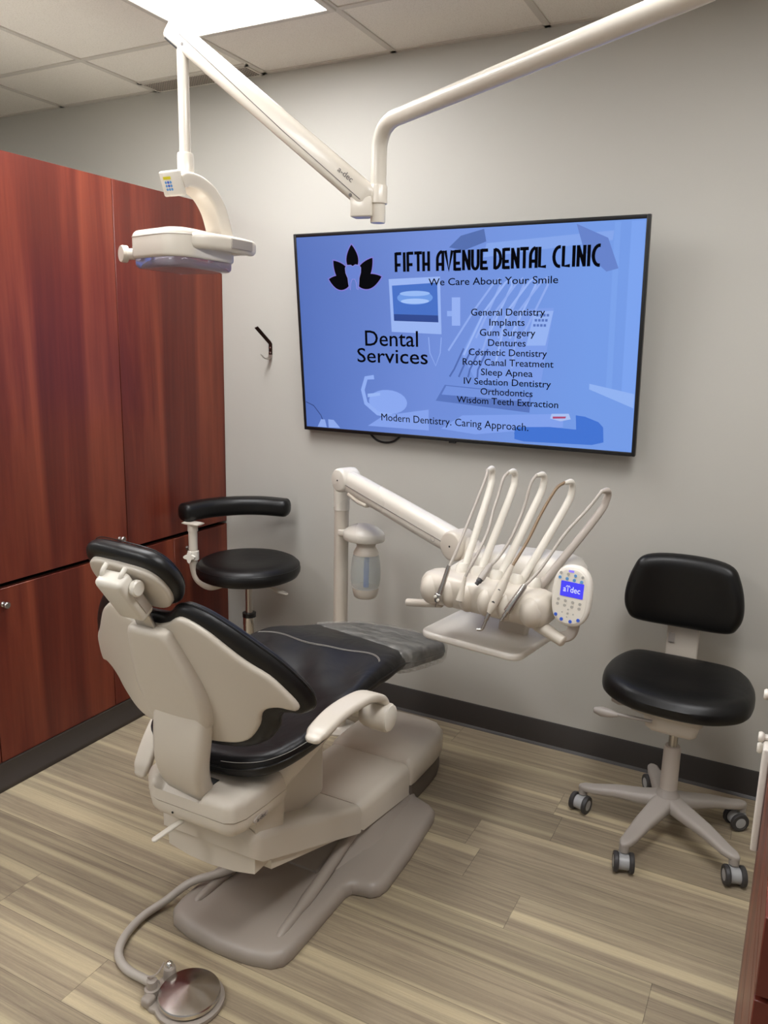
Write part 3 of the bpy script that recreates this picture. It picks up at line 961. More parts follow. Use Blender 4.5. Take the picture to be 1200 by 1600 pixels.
# back support bar and pad
b = B()
add_sweep(b, spline([(-0.03, 0.10, 0.452), (-0.03, 0.22, 0.455), (-0.03, 0.262, 0.485), (-0.03, 0.272, 0.56), (-0.03, 0.268, 0.70)], 6), rrect(0.108, 0.014, 0.005, 3), up=(0, 0, 1))
obj('back_support', b, M['cream'], t)
b = B(); add_box(b, (-0.066, 0.262, 0.605), (0.022, 0.005, 0.034), 0.001); obj('lock_plate', b, M['grey'], t)
bo_ = [(-0.135, 0.122), (-0.176, 0.07), (-0.196, -0.02), (-0.186, -0.085), (-0.145, -0.122), (0.0, -0.132), (0.145, -0.122), (0.186, -0.085), (0.196, -0.02), (0.176, 0.07), (0.135, 0.122), (0.0, 0.134)]
def bmap(u, v, w):
    return (u-0.036, 0.272-0.045*(u/0.2)**2*1.0-w-0.10*(v-0.0)*0.35, 0.785+v)
b = B(); add_pad(b, bo_, bmap, 0.0, 0.060, 0.036, 0.018, 0.018, 6)
obj('backrest', b, M['blacksoft'], t)
for (y0, z0, dx) in ((-0.10, 0.437, -0.02), (-0.02, 0.455, 0.02)):
    b = B()
    add_tube(b, [(-0.06, y0, z0), (-0.17+dx, y0-0.01, z0+0.002)], 0.006, 10)
    add_sweep(b, [(-0.15+dx, y0-0.009, z0), (-0.17+dx, y0-0.01, z0), (-0.20+dx, y0-0.012, z0+0.001), (-0.222+dx, y0-0.013, z0+0.002)], circle2(1, 14, 1), scale=[0.008, 0.014, 0.017, 0.010], roundcap=0.004)
    obj('lever', b, M['grey'], t)

# ---- assistant stool in the corner
SX, SY = -2.035, -0.315
t = thing('assistant_stool', 'round black assistant stool with a curved black arm pad, standing in the corner', 'stool', (SX, SY, 0))
star_base(t, 5, 0.25, 0.45, 0.030, 0.145, 0.095, M['grey'])
b = B(); add_lathe(b, [(0.026, 0.14), (0.026, 0.385), (0.0275, 0.39), (0.0275, 0.43), (0.022, 0.435)], n=26)
n0 = len(b.faces); add_lathe(b, [(0.030, 0.425), (0.030, 0.443), (0.017, 0.445)], n=26)
b.faces.ensure_lookup_table()
for f in b.faces[n0:]: f.material_index = 1
obj('column', b, [M['chrome'], M['blackplastic']], t)
b = B(); add_lathe(b, [(0.0155, 0.40), (0.0155, 0.585)], n=22); obj('gas_cylinder', b, M['steel'], t)
b = B(); add_lathe(b, [(0.018, 0.560), (0.022, 0.570), (0.040, 0.600), (0.044, 0.606), (0.15, 0.608), (0.15, 0.616), (0, 0.616)], n=32); obj('seat_plate', b, M['cream'], t)
b = B(); add_lathe(b, [(0, 0.612), (0.20, 0.612), (0.216, 0.620), (0.224, 0.635), (0.225, 0.648), (0.221, 0.664), (0.210, 0.678), (0.192, 0.686), (0.15, 0.688), (0.09, 0.682), (0.0, 0.678)], n=64); obj('seat', b, M['blacksoft'], t)
b = B(); add_tube(b, [Vector((0.2212*math.cos(a), 0.2212*math.sin(a), 0.665)) for a in np.linspace(0, 2*PI, 73)], 0.0016, 6, cap=False); obj('seat_seam', b, M['piping'], t)
# arm: J-shaped tube from under the seat up to the pad
ax, ay = -0.232, -0.088
pth = spline([(-0.05, -0.035, 0.600), (-0.11, -0.055, 0.570), (-0.165, -0.070, 0.556), (-0.215, -0.082, 0.585), (ax, ay, 0.645), (ax, ay, 0.72)], 8)
b = B(); add_tube(b, pth, 0.0185, 16); obj('arm_tube', b, M['cream'], t)
b = B()
add_lathe(b, [(0.0195, 0.70), (0.0195, 0.80), (0.0225, 0.80), (0.0225, 0.836), (0.0, 0.836)], Matrix.Translation((ax, ay, 0)), 20)
add_pad(b, [(-0.04, -0.025), (0.045, -0.025), (0.045, 0.025), (-0.04, 0.025)], lambda u, v, w: (ax+u, ay+v, w), 0.829, 0.839, 0.003, 0.003, 0.02)
obj('arm_post', b, M['cream'], t)
b = B()
km = axis_mx((ax, ay-0.014, 0.690), (0.35, -1, 0))
ko = [(math.cos(a)*(0.020+0.006*math.cos(4*a)), math.sin(a)*(0.020+0.006*math.cos(4*a))) for a in np.linspace(0, 2*PI, 40, endpoint=False)]
add_prism(b, ko, lambda u, v, w: km @ Vector((u, v, w)), 0.012, 0.028, 0.003, 2)
add_lathe(b, [(0.010, -0.01), (0.010, 0.014)], km, 14)
add_lathe(b, [(0.0245, 0.672), (0.0245, 0.710), (0.0195, 0.712)], Matrix.Translation((ax, ay, 0)), 20)
obj('clamp_knob', b, M['white'], t)
pp = spline([(-0.272, -0.085, 0.876), (-0.244, 0.02, 0.880), (-0.175, 0.125, 0.882), (-0.07, 0.195, 0.883), (0.035, 0.228, 0.880)], 7)
n_ = len(pp)
b = B(); add_sweep(b, pp, rrect(0.088, 0.082, 0.030, 6), up=(0, 0, 1), scale=[0.98+0.02*math.sin(PI*i/(n_-1)) for i in range(n_)], roundcap=0.024)
obj('arm_pad', b, M['blacksoft'], t)
b = B(); add_tube(b, [(0.04, -0.02, 0.597), (0.085, -0.012, 0.590), (0.125, -0.006, 0.578)], 0.0055, 10)
add_sweep(b, [(0.115, -0.006, 0.580), (0.13, -0.004, 0.576), (0.165, 0.0, 0.566), (0.195, 0.004, 0.560)], [(x, y*0.35) for x, y in circle2(1, 14)], scale=[0.007, 0.011, 0.020, 0.012], roundcap=0.006)
obj('lever', b, M['cream'], t)

# ================================================================== dental chair
CX = -1.22
CH = thing('dental_chair', 'cream and black reclining dental chair in the middle of the room', 'dental chair', (CX, -1.0, 0), world=True)
def mir(half):
    """closes a half outline (s >= 0) by mirroring it"""
    return list(half)+[(-s, v) for s, v in reversed(half)]

# base casting
bs = [(0.0, -1.560), (0.10, -1.552), (0.165, -1.535), (0.190, -1.510), (0.197, -1.47), (0.198, -1.30), (0.199, -1.205), (0.207, -1.182), (0.228, -1.176), (0.262, -1.170), (0.283, -1.150), (0.292, -1.115), (0.288, -0.95), (0.272, -0.735), (0.262, -0.700), (0.235, -0.680), (0.17, -0.655), (0.145, -0.62), (0.14, -0.38), (0.0, -0.36)]
base_half = bs
b = B(); add_pad(b, mir(bs), lambda u, v, w: (CX+0.005+u, v, w), 0.0, 0.044, 0.026, 0.004, 0.02)
def ringbox(hw, zb, zt, r, y, hwb=None, n=5):
    hwb = hw if hwb is None else hwb
    pts = [(-hwb, zb), (hwb, zb)]
    pts += [(hw-r+r*math.cos(a), zt-r+r*math.sin(a)) for a in np.linspace(0, PI/2, n)]
    pts += [(-hw+r-r*math.sin(a), zt-r+r*math.cos(a)) for a in np.linspace(0, PI/2, n)]
    return [Vector((CX+p[0], y, p[1])) for p in pts]
add_loft(b, [ringbox(0.10, 0.03, 0.052, 0.01, -1.20, 0.15), ringbox(0.125, 0.03, 0.10, 0.02, -1.03, 0.185), ringbox(0.140, 0.03, 0.125, 0.02, -0.95, 0.20), ringbox(0.145, 0.03, 0.09, 0.02, -0.72, 0.19), ringbox(0.14, 0.01, 0.09, 0.02, -0.66, 0.150), ringbox(0.14, 0.01, 0.09, 0.02, -0.38, 0.145)])
for sg in (-1, 1):
    pr = spline([(CX+0.005+sg*0.142, -1.465, 0.036), (CX+0.005+sg*0.140, -1.42, 0.044), (CX+0.005+sg*0.132, -1.25, 0.058), (CX+0.005+sg*0.125, -1.10, 0.085), (CX+0.005+sg*0.12, -0.98, 0.105)], 5)
    add_tube(b, pr, [0.010]+[0.013]*3+[0.014]*4+[0.018]*(len(pr)-8), 12, roundcap=0.008)
obj('base_plate', b, M['taupe'], CH, 50)

# lift covers
b = B()
add_loft(b, [ringbox(0.138, 0.350, 0.395, 0.018, -1.580), ringbox(0.153, 0.338, 0.418, 0.026, -1.565), ringbox(0.157, 0.322, 0.412, 0.028, -1.545), ringbox(0.162, 0.112, 0.205, 0.022, -1.050), ringbox(0.160, 0.110, 0.198, 0.020, -1.037)])
obj('lift_arm_cover', b, M['cream'], CH, 45)
b = B()
add_loft(b, [ringbox(0.150, 0.270, 0.33, 0.01, -1.50), ringbox(0.150, 0.105, 0.16, 0.01, -1.02)])
obj('lift_arm', b, M['cream'], CH)
b = B()
add_loft(b, [ringbox(0.156, 0.112, 0.195, 0.03, -1.030), ringbox(0.161, 0.106, 0.202, 0.032, -1.020), ringbox(0.163, 0.056, 0.172, 0.032, -0.70), ringbox(0.161, 0.055, 0.168, 0.032, -0.69)])
obj('middle_cover', b, M['cream'], CH, 45)
rh = [(0.0, -0.692), (0.150, -0.692), (0.166, -0.685), (0.170, -0.66), (0.172, -0.50), (0.168, -0.43), (0.150, -0.37), (0.115, -0.335), (0.06, -0.322), (0.0, -0.320)]
b = B(); add_pad(b, mir(rh), lambda u, v, w: (CX+u, v, w), 0.085, 0.186, 0.045, 0.003, 0.014, hf=lambda x, y, d: -0.02*max(0, (y+0.6)/0.28)*(min(d/0.045, 1)))
obj('pump_cover', b, M['cream'], CH, 45)
b = B(); add_pad(b, [(s*0.955, v if v < -0.6 else v-0.012) for s, v in mir(rh)], lambda u, v, w: (CX+u, v, w), 0.002, 0.086, 0.003, 0.003, 0.02)
obj('pump_skirt', b, M['taupe_dark'], CH, label='dark taupe band below the rear cover')

# front block, cap and tray under the neck
b = B()
add_loft(b, [[Vector((CX+s, y, z)) for s, z in ((-0.140, 0.285), (-0.07, 0.272), (0.0, 0.270), (0.08, 0.278), (0.143, 0.292), (0.150, 0.44), (-0.145, 0.44))] for y in (-1.562, -1.44)])
add_box(b, (CX, -1.30, 0.42), (0.18, 0.32, 0.28), 0.02)
obj('front_block', b, M['cream'], CH, 30)
cap = [(0.13, -1.662), (0.152, -1.650), (0.165, -1.620), (0.170, -1.55), (0.172, -1.46), (-0.160, -1.46), (-0.158, -1.55), (-0.150, -1.610), (-0.135, -1.632), (-0.105, -1.655), (-0.08, -1.662)]
def sstep(a, b_, x):
    t_ = min(1, max(0, (x-a)/(b_-a))); return t_*t_*(3-2*t_)
def cap_hf(x, y, d):
    ch = sstep(-0.098, -0.075, x)*(1-sstep(0.040, 0.066, x))
    return -ch*0.036*sstep(-1.60, -1.655, y)
b = B(); add_pad(b, cap, lambda u, v, w: (CX+u, v, w), 0.487, 0.540, 0.022, 0.001, 0.009, hf=cap_hf); obj('seat_box_cap', b, M['cream'], CH, 45)
b = B(); add_pad(b, [(s*0.99, v+0.002) for s, v in cap], lambda u, v, w: (CX+u, v, w), 0.436, 0.485, 0.001, 0.034, 0.012); o = obj('seat_box_tray', b, M['cream'], CH, 45)
eb = B()
add_pad(eb, ell(0, 0, 0.030, 0.0095), lambda u, v, w: (CX+0.164+w, -1.565+u, 0.464+v), 0.0, 0.0045, 0.001, 0.001, 0.006)
eo = obj('emblem', eb, M['warmgrey'], o)
eb = B(); add_text(eb, 'a-dec', -0.018, 0.018, -0.005, lambda u, v, w: (CX+0.1688+w, -1.565+u, 0.464+v), 0.0, 0.011); obj('emblem_text', eb, M['logo'], o, 10)
b = B(); add_box(b, (CX-0.014, -1.612, 0.5392), (0.142, 0.052, 0.004)); obj('neck_slot', b, M['slot'], CH)
b = B(); add_lathe(b, [(0.003, 0), (0.003, 0.001), (0, 0.001)], axis_mx((CX-0.03, -1.661, 0.466), (0, -1, 0)), 12); obj('screw_hole', b, M['slot'], CH)
b = B(); add_sweep(b, spline([(CX-0.005, -1.585, 0.437), (CX-0.03, -1.64, 0.425), (CX-0.055, -1.70, 0.406)], 5), rrect(0.017, 0.007, 0.003, 3), up=(0, 0, 1), roundcap=0.007)
obj('brake_lever', b, M['white'], CH)

# neck
b = B()
np_ = spline([(CX+0.02, -1.664, 0.755), (CX+0.016, -1.668, 0.69), (CX+0.006, -1.662, 0.62), (CX-0.004, -1.640, 0.56), (CX-0.012, -1.610, 0.515), (CX-0.014, -1.60, 0.49)], 6)
nn_ = len(np_)
add_sweep(b, np_, rrect(0.140, 0.05, 0.018, 4), up=(0, 1, 0), scale=[1.12-0.14*sstep(0, 0.9, i/(nn_-1)) for i in range(nn_)])
obj('neck', b, M['cream'], CH, 45)

# back: a curved butterfly shell, its spine cover and the cushion in front
TLT = math.radians(20)
BT, BN = Vector((0, -math.sin(TLT), math.cos(TLT))), Vector((0, math.cos(TLT), math.sin(TLT)))
BP = Vector((CX, -1.778, 0.996))
def bm_(s, t_, w, k=0.8): return BP+Vector((s, 0, 0))+BT*t_+BN*(w+k*s*s)
shell = [(0.0, -0.015), (0.03, -0.012), (0.062, -0.002), (0.08, 0.010), (0.100, 0.016), (0.125, 0.004), (0.155, -0.022), (0.18, -0.053), (0.219, -0.102), (0.259, -0.145), (0.286, -0.194), (0.302, -0.232), (0.300, -0.250), (0.285, -0.246), (0.262, -0.236), (0.236, -0.240), (0.220, -0.258), (0.209, -0.291), (0.181, -0.330), (0.150, -0.346), (0.113, -0.350), (0.05, -0.352), (0.0, -0.352)]
b = B(); add_pad(b, mir(shell[:-1])[1:], lambda u, v, w: bm_(u, v, w), 0.018, 0.036, 0.008, 0.008, 0.014, smooth=3)
obj('backrest_shell', b, M['cream'], CH, 50)
spn = [(0.0, -0.012), (0.044, -0.012), (0.056, -0.020), (0.062, -0.045), (0.078, -0.110), (0.088, -0.160), (0.093, -0.200), (0.092, -0.245), (0.086, -0.285), (0.078, -0.298), (0.0, -0.304)]
b = B(); add_pad(b, mir(spn), lambda u, v, w: bm_(u*(1+2.5*w)+0.012, v, w, 0.25), -0.004, 0.040, 0.002, 0.012, 0.010)
obj('spine_cover', b, M['cream'], CH, 50)
cush = [(0.0, 0.002), (0.05, 0.006), (0.080, 0.030), (0.105, 0.036), (0.145, 0.018), (0.185, -0.016), (0.225, -0.060), (0.268, -0.115), (0.300, -0.170), (0.322, -0.225), (0.322, -0.262), (0.300, -0.276), (0.265, -0.268), (0.246, -0.282), (0.236, -0.315), (0.205, -0.355), (0.16, -0.376), (0.10, -0.382), (0.0, -0.384)]
b = B(); add_pad(b, mir(cush[:-1])[1:], lambda u, v, w: bm_(u, v, w), 0.030, 0.074, 0.024, 0.018, 0.016, smooth=3)
BC = obj('backrest_cushion', b, M['black'], CH, 60)
pl_ = [bm_(p.x, p.y, 0.050) for p in spline([(s, v, 0) for s, v in mir(cush[:-1])[1:]], 4, True)]
b = B(); add_tube(b, pl_+pl_[:1], 0.0028, 6, cap=False); obj('piping', b, M['piping'], BC)

# headrest
HT = math.radians(36)
HU, HN = Vector((0, -math.sin(HT), math.cos(HT))), Vector((0, math.cos(HT), math.sin(HT)))
HP = Vector((CX-0.004, -1.822, 1.142))
HROLL = math.radians(5)
def hm(s, t_, w):
    s, t_ = s*math.cos(HROLL)+t_*math.sin(HROLL), t_*math.cos(HROLL)-s*math.sin(HROLL)
    return HP+Vector((s, 0, 0))+HU*t_+HN*(w+0.35*s*s)
hc = [(0.0, 0.032), (0.065, 0.027), (0.098, 0.010), (0.115, -0.022), (0.119, -0.065), (0.105, -0.108), (0.075, -0.132), (0.03, -0.138), (0.0, -0.138)]
b = B(); add_pad(b, mir(hc[:-1])[1:] if False else mir(hc), hm, 0.006, 0.050, 0.030, 0.016, 0.014, smooth=4)
HC = obj('headrest_cushion', b, M['blacksoft'], CH, 60)
pl_ = [hm(p.x*0.93, -0.03+(p.y+0.03)*0.93, 0.0420) for p in spline([(s, v, 0) for s, v in mir(hc)], 4, True)]
b = B(); add_tube(b, pl_+pl_[:1], 0.0012, 6, cap=False); obj('seam', b, M['piping'], HC)
hs = [(s*0.86, -0.045+(v+0.03)*0.80) for s, v in hc]
b = B(); add_pad(b, mir(hs), hm, -0.006, 0.012, 0.004, 0.006, 0.014, smooth=4)
obj('headrest_shell', b, M['cream'], CH, 50)
def hb(c, size, bev, m, name, seg=3):
    """box in headrest coordinates, no curvature"""
    bb = B(); mx = Matrix.Translation(HP) @ Matrix(((1, 0, 0, 0), (0, HU.y, HN.y, 0), (0, HU.z, HN.z, 0), (0, 0, 0, 1)))
    add_box(bb, c, size, bev, mx, seg)
    return obj(name, bb, m, CH, 50)
SL = hb((0.006, -0.060, -0.034), (0.076, 0.124, 0.042), 0.012, M['white'], 'headrest_slider', 4)
hb((0.045, -0.068, -0.030), (0.004, 0.075, 0.020), 0.001, M['warmgrey'], 'slider_panel')
bb = B(); kx = Matrix.Translation(HP+Vector((0.045, 0, 0))+HU*(-0.034)+HN*(-0.026)) @ Matrix.Rotation(PI/2, 4, 'Y')
add_lathe(bb, [(0, 0), (0.017, 0), (0.018, 0.003), (0.018, 0.010), (0.015, 0.013), (0, 0.0135)], kx, 24); obj('adjust_knob', bb, M['white'], CH)
for sx in (-0.018, 0.032):
    bb = B(); add_tube(bb, spline([hm(sx-0.004, -0.010, -0.036), hm(sx, 0.004, -0.030), hm(sx+0.001, 0.009, -0.022), hm(sx+0.001, 0.011, -0.010)], 5), 0.0055, 10); obj('slider_yoke', bb, M['white'], CH)
for (sx, tt_) in ((0.024, -0.028), (0.026, -0.098)):
    bb = B(); add_lathe(bb, [(0.003, 0), (0.003, 0.001), (0, 0.001)], axis_mx(HP+Vector((sx, 0, 0))+HU*tt_+HN*(-0.0535), -HN), 10); obj('screw', bb, M['slot'], CH)
bb = B()
add_sweep(bb, [HP+Vector((0.008, 0, 0))+HU*(-0.10)+HN*(-0.030), BP+Vector((0.004, 0, 0))+BT*0.020+BN*0.016, BP+Vector((0.008, 0, 0))+BT*(-0.05)+BN*0.018], rrect(0.052, 0.010, 0.002, 2), up=(0, -1, 0))
obj('headrest_bar', bb, M['steel'], CH, 50)

# seat and leg cushion
SZ = [(-1.64, 0.600), (-1.58, 0.606), (-1.50, 0.604), (-1.38, 0.612), (-1.25, 0.645), (-1.12, 0.684), (-1.03, 0.698), (-0.95, 0.694), (-0.85, 0.672), (-0.70, 0.634), (-0.58, 0.602), (-0.45, 0.566), (-0.38, 0.546)]
SZs = spline([(y, z, 0) for y, z in SZ], 6)
SZy, SZz = [p.x for p in SZs], [p.y for p in SZs]
def seat_z(y): return float(np.interp(y, SZy, SZz))
def sm_(s, y, w):
    sl = (seat_z(y+0.02)-seat_z(y-0.02))/0.04
    n = Vector((0, -sl, 1)).normalized()
    bowl = 0.050*(s/0.24)**2*(1-sstep(-1.30, -1.0, y))-0.012*(s/0.24)**2*sstep(-1.0, -0.8, y)
    return Vector((CX+s, y, seat_z(y)+bowl))+n*w
seat_o = [(0.0, -1.585), (0.12, -1.580), (0.185, -1.560), (0.225, -1.500), (0.245, -1.40), (0.252, -1.25), (0.255, -1.08), (0.250, -0.98), (0.240, -0.90), (0.228, -0.72), (0.215, -0.56), (0.195, -0.49), (0.15, -0.45), (0.08, -0.435), (0.0, -0.432)]
def wrinkle(x, y, d):
    f = min(d/0.05, 1)
    return f*(0.004*math.sin(38*x+30*y+2*math.sin(9*y))*math.exp(-((y+1.18)/0.16)**2)+0.003*math.sin(55*y-22*x)*math.exp(-((y+1.30)/0.12)**2))
b = B(); add_pad(b, mir(seat_o), sm_, -0.062, 0.0, 0.030, 0.022, 0.016, smooth=3, hf=wrinkle)
ST = obj('seat_cushion', b, M['black'], CH, 60)
so3 = [p for p in spline([(s, v, 0) for s, v in mir(seat_o)], 4, True)]
b = B(); add_tube(b, [sm_(p.x*1.0, p.y, -0.034) for p in so3]+[sm_(so3[0].x, so3[0].y, -0.034)], 0.0026, 6, cap=False); obj('piping', b, M['piping'], ST)
for dv in (0.0, 0.006):
    q = [p for p in spline([(-0.248, -1.05, 0), (-0.18, -1.02, 0), (-0.06, -1.035, 0), (0.06, -1.035, 0), (0.15, -1.020, 0), (0.20, -1.035, 0), (0.232, -1.08, 0), (0.250, -1.15, 0)], 6)]
    b = B()
    add_tube(b, [sm_(p.x, p.y+dv, 0.0012+wrinkle(p.x, p.y+dv, 0.06) if abs(p.x) < 0.22 else 0.0012-0.03*((abs(p.x)-0.22)/0.03)**2) for p in q], 0.0009, 5)
    obj('stitching', b, M['thread'], ST)
b = B()
q = spline([(0.06, -1.585, 0), (0.12, -1.580, 0), (0.185, -1.562, 0), (0.228, -1.500, 0), (0.247, -1.40, 0), (0.2545, -1.25, 0)], 6)
add_tube(b, [sm_(p.x*0.992, p.y+0.002, -0.017) for p in q], 0.0010, 5); obj('stitching', b, M['thread'], ST)

# seat pan: a bowl-shaped shroud under the cushion
b = B()
rings = []
for y, hw, dp, hwb in [(q_[0], q_[1]-0.014, q_[2], q_[3]) for q_ in ((-1.475, 0.200, 0.10, 0.17), (-1.465, 0.212, 0.142, 0.168), (-1.38, 0.228, 0.105, 0.165), (-1.28, 0.236, 0.095, 0.165), (-1.17, 0.236, 0.085, 0.165), (-1.05, 0.230, 0.062, 0.165), (-0.94, 0.222, 0.042, 0.17), (-0.84, 0.212, 0.028, 0.17), (-0.62, 0.195, 0.020, 0.16), (-0.50, 0.17, 0.016, 0.14))]:
    ring = [sm_(-hw, y, -0.052)]
    n_ = 12
    for i in range(n_+1):
        a = PI*i/n_
        # superellipse belly
        c_, s_ = math.cos(a), math.sin(a)
        xx = -hw*math.copysign(abs(c_)**0.55, c_)
        ring.append(Vector((CX+xx*(1-(1-hwb/hw)*s_**1.5), y, sm_(hw*0.9, y, -0.058).z-dp*(s_**0.8))))
    ring.append(sm_(hw, y, -0.052))
    rings.append(ring)
add_loft(b, rings)
obj('seat_pan', b, M['cream'], CH, 50)

# armrests: the right one up, the left one swung down
def armrest(x, sgn, rot):
    py, pz = -1.205, 0.612
    def R_(y, z):
        y, z = y-py, z-pz
        return (py+y*math.cos(rot)-z*math.sin(rot), pz+y*math.sin(rot)+z*math.cos(rot))
    b = B()
    pts = [(-1.190, 0.636), (-1.222, 0.672), (-1.285, 0.700), (-1.365, 0.713), (-1.445, 0.717), (-1.515, 0.708), (-1.545, 0.699)]
    path = spline([(x-sgn*0.004*(6-i)/6,)+R_(y, z) for i, (y, z) in enumerate(pts)], 6)
    n_ = len(path)
    sc_ = [1.0+0.16*math.sin(PI*i/(n_-1))-0.22*sstep(0.85, 1.0, i/(n_-1)) for i in range(n_)]
    up0 = (0, R_(py+0.8, pz+0.6)[0]-py, R_(py+0.8, pz+0.6)[1]-pz)
    add_sweep(b, path, rrect(0.053, 0.021, 0.009, 4), up=up0, scale=sc_, roundcap=0.012)
    add_lathe(b, [(0, -0.052), (0.030, -0.052), (0.036, -0.040), (0.040, -0.01), (0.040, 0.026), (0.037, 0.030), (0, 0.030)], Matrix.Translation((x, py, pz)) @ Matrix.Rotation(sgn*PI/2, 4, 'Y'), 30)
    a_ = obj('armrest', b, M['cream'], CH, 45)
    b = B(); add_lathe(b, [(0, 0.0295), (0.0365, 0.0295), (0.0365, 0.033), (0.032, 0.0355), (0, 0.0362)], Matrix.Translation((x, py, pz)) @ Matrix.Rotation(sgn*PI/2, 4, 'Y'), 30)
    obj('end_cap', b, M['white'], a_)
armrest(-0.915, 1, 0.0)
armrest(-1.525, -1, math.radians(50))

# clear film over the foot end
fo = [(-0.238, -0.70), (-0.15, -0.79), (0.0, -0.86), (0.14, -0.90), (0.21, -0.93), (0.242, -0.95), (0.240, -0.85), (0.236, -0.72), (0.224, -0.555), (0.203, -0.482), (0.155, -0.440), (0.08, -0.424), (0.0, -0.421), (-0.08, -0.424), (-0.155, -0.440), (-0.203, -0.482), (-0.224, -0.555), (-0.236, -0.66)]
def film_hf(x, y, d): return 0.0025*math.sin(95*x+40*y)*math.sin(30*y-18*x)*min(1, d/0.02)
b = B(); add_pad(b, fo, sm_, -0.070, 0.0055, 0.030, 0.015, 0.010, hf=film_hf)
tag(obj('toe_cover', b, M['film'], None, 60), 'clear crinkled plastic cover stretched over the foot end of the dental chair', 'plastic cover')

# ================================================================== foot control on the floor
PX, PY = -1.165, -1.715
FC = thing('foot_control', 'round shiny metal foot pedal on the floor with a thick grey hose', 'foot pedal', (PX, PY, 0))
b = B(); add_lathe(b, [(0, 0.0005), (0.084, 0.0005), (0.086, 0.004), (0.085, 0.012), (0.078, 0.015), (0, 0.015)], n=56)
add_pad(b, [(-0.015, 0.070), (-0.070, 0.055), (-0.104, 0.030), (-0.112, -0.03), (-0.100, -0.062), (-0.06, -0.074), (0, -0.06), (0, 0.05)], lambda u, v, w: (u, v, w), 0.0005, 0.014, 0.004, 0.002, 0.012)
add_lathe(b, [(0.017, 0.01), (0.015, 0.045), (0.012, 0.048), (0, 0.048)], Matrix.Translation((-0.086, 0.024, 0)), 20)
add_lathe(b, [(0.020, 0.01), (0.019, 0.030), (0.014, 0.032), (0.013, 0.052), (0.010, 0.054), (0, 0.054)], Matrix.Translation((-0.090, -0.034, 0)), 20)
add_box(b, (-0.080, -0.058, 0.016), (0.03, 0.03, 0.026), 0.008)
obj('base', b, M['taupe'], FC)
b = B(); add_lathe(b, [(0, 0.018), (0.074, 0.018), (0.076, 0.021), (0.076, 0.030), (0.074, 0.033), (0.0, 0.052)], n=72); obj('pedal_disc', b, M['disc'], FC, 25, label='brushed stainless steel disc')
b = B(); add_lathe(b, [(0.010, 0.046), (0.010, 0.052), (0.008, 0.058), (0.004, 0.061), (0, 0.062)], Matrix.Translation((-0.086, 0.024, 0)), 18); obj('chrome_stud', b, M['chrome'], FC)
b = B(); add_tube(b, spline([(-0.090, -0.034, 0.052), (-0.096, -0.040, 0.062), (-0.082, -0.028, 0.066), (-0.076, -0.014, 0.078), (-0.074, -0.006, 0.088)], 6), 0.002, 8); obj('hang_loop', b, M['taupe'], FC)
hp_ = [(-1.255, -1.735, 0.026), (-1.30, -1.728, 0.016), (-1.37, -1.722, 0.0125), (-1.425, -1.695, 0.0125), (-1.458, -1.64, 0.0125), (-1.470, -1.565, 0.014), (-1.452, -1.49, 0.022), (-1.405, -1.43, 0.062), (-1.34, -1.36, 0.075), (-1.26, -1.25, 0.090), (-1.20, -1.12, 0.10)]
b = B(); add_tube(b, [p-Vector((PX, PY, 0)) for p in spline(hp_, 9)], 0.0115, 14); obj('hose', b, M['hose'], FC)

# ================================================================== delivery unit over the foot end of the chair
OU, OA = Vector((-0.77, -0.82, 0)), math.radians(-8.5)
UU, VV = Vector((math.cos(OA), math.sin(OA), 0)), Vector((-math.sin(OA), math.cos(OA), 0))
def wl(x, y, z):
    d = Vector((x, y, 0))-OU
    return Vector((d.dot(UU), d.dot(VV), z))
DU = thing('delivery_unit', 'cream dental delivery unit on a jointed arm with a tray, tool holder and keypad', 'delivery unit', OU, OA)
PX_, PY_ = -1.578, -0.30
pm = Matrix.Translation(wl(PX_, PY_, 0))
b = B(); add_lathe(b, [(0.075, 0.0), (0.075, 0.008), (0.036, 0.014), (0.0295, 0.02), (0.0295, 0.96), (0.027, 0.962)], pm, 32); obj('post', b, M['cream'], DU)
b = B(); add_lathe(b, [(0.0285, 0.955), (0.0325, 0.957), (0.0325, 1.095), (0.030, 1.112), (0.022, 1.120), (0, 1.122)], pm, 32); obj('post_sleeve', b, M['white'], DU)
A_, B_ = wl(-1.520, -0.365, 1.094), wl(-0.945, -0.60, 0.962)
da = (B_-A_).normalized(); ax_ = Vector((da.y, -da.x, 0)).normalized()     # axle of the joints, towards the camera
def drum(name, p, r, hw, m=M['cream']):
    b = B(); add_lathe(b, [(0, -hw), (r*0.86, -hw), (r*0.97, -hw+0.006), (r, -hw+0.016), (r, hw-0.016), (r*0.97, hw-0.006), (r*0.86, hw), (r*0.8, hw+0.001), (0, hw+0.002)], axis_mx(p, ax_), 36)
    o = obj(name, b, m, DU)
    b = B(); add_lathe(b, [(0.0035, hw+0.0005), (0.0035, hw+0.003), (0, hw+0.003)], axis_mx(p, ax_), 10); obj('pivot_hole', b, M['slot'], o)
    return o
b = B(); add_sweep(b, [wl(PX_, PY_, 1.085), A_+ax_*(-0.02)], rrect(0.056, 0.056, 0.022, 4), up=(0, 0, 1)); obj('elbow', b, M['white'], DU)
drum('shoulder_joint', A_, 0.047, 0.042, M['white'])
an = [A_+da*0.0, A_+da*0.10, A_+da*0.35, A_+da*0.55, B_]
b = B(); add_sweep(b, an, rrect(0.074, 0.088, 0.030, 5), up=(0, 0, 1), scale=[0.90, 0.97, 1.0, 1.0, 0.96]); AR = obj('arm', b, M['white'], DU)
b = B()
up_a = ax_.cross(da); up_a = up_a if up_a.z > 0 else -up_a
add_tube(b, [A_+da*0.04+ax_*0.0372-up_a*0.004, B_-da*0.04+ax_*0.0372-up_a*0.004], 0.0012, 6); obj('arm_seam', b, M['logo'], AR)
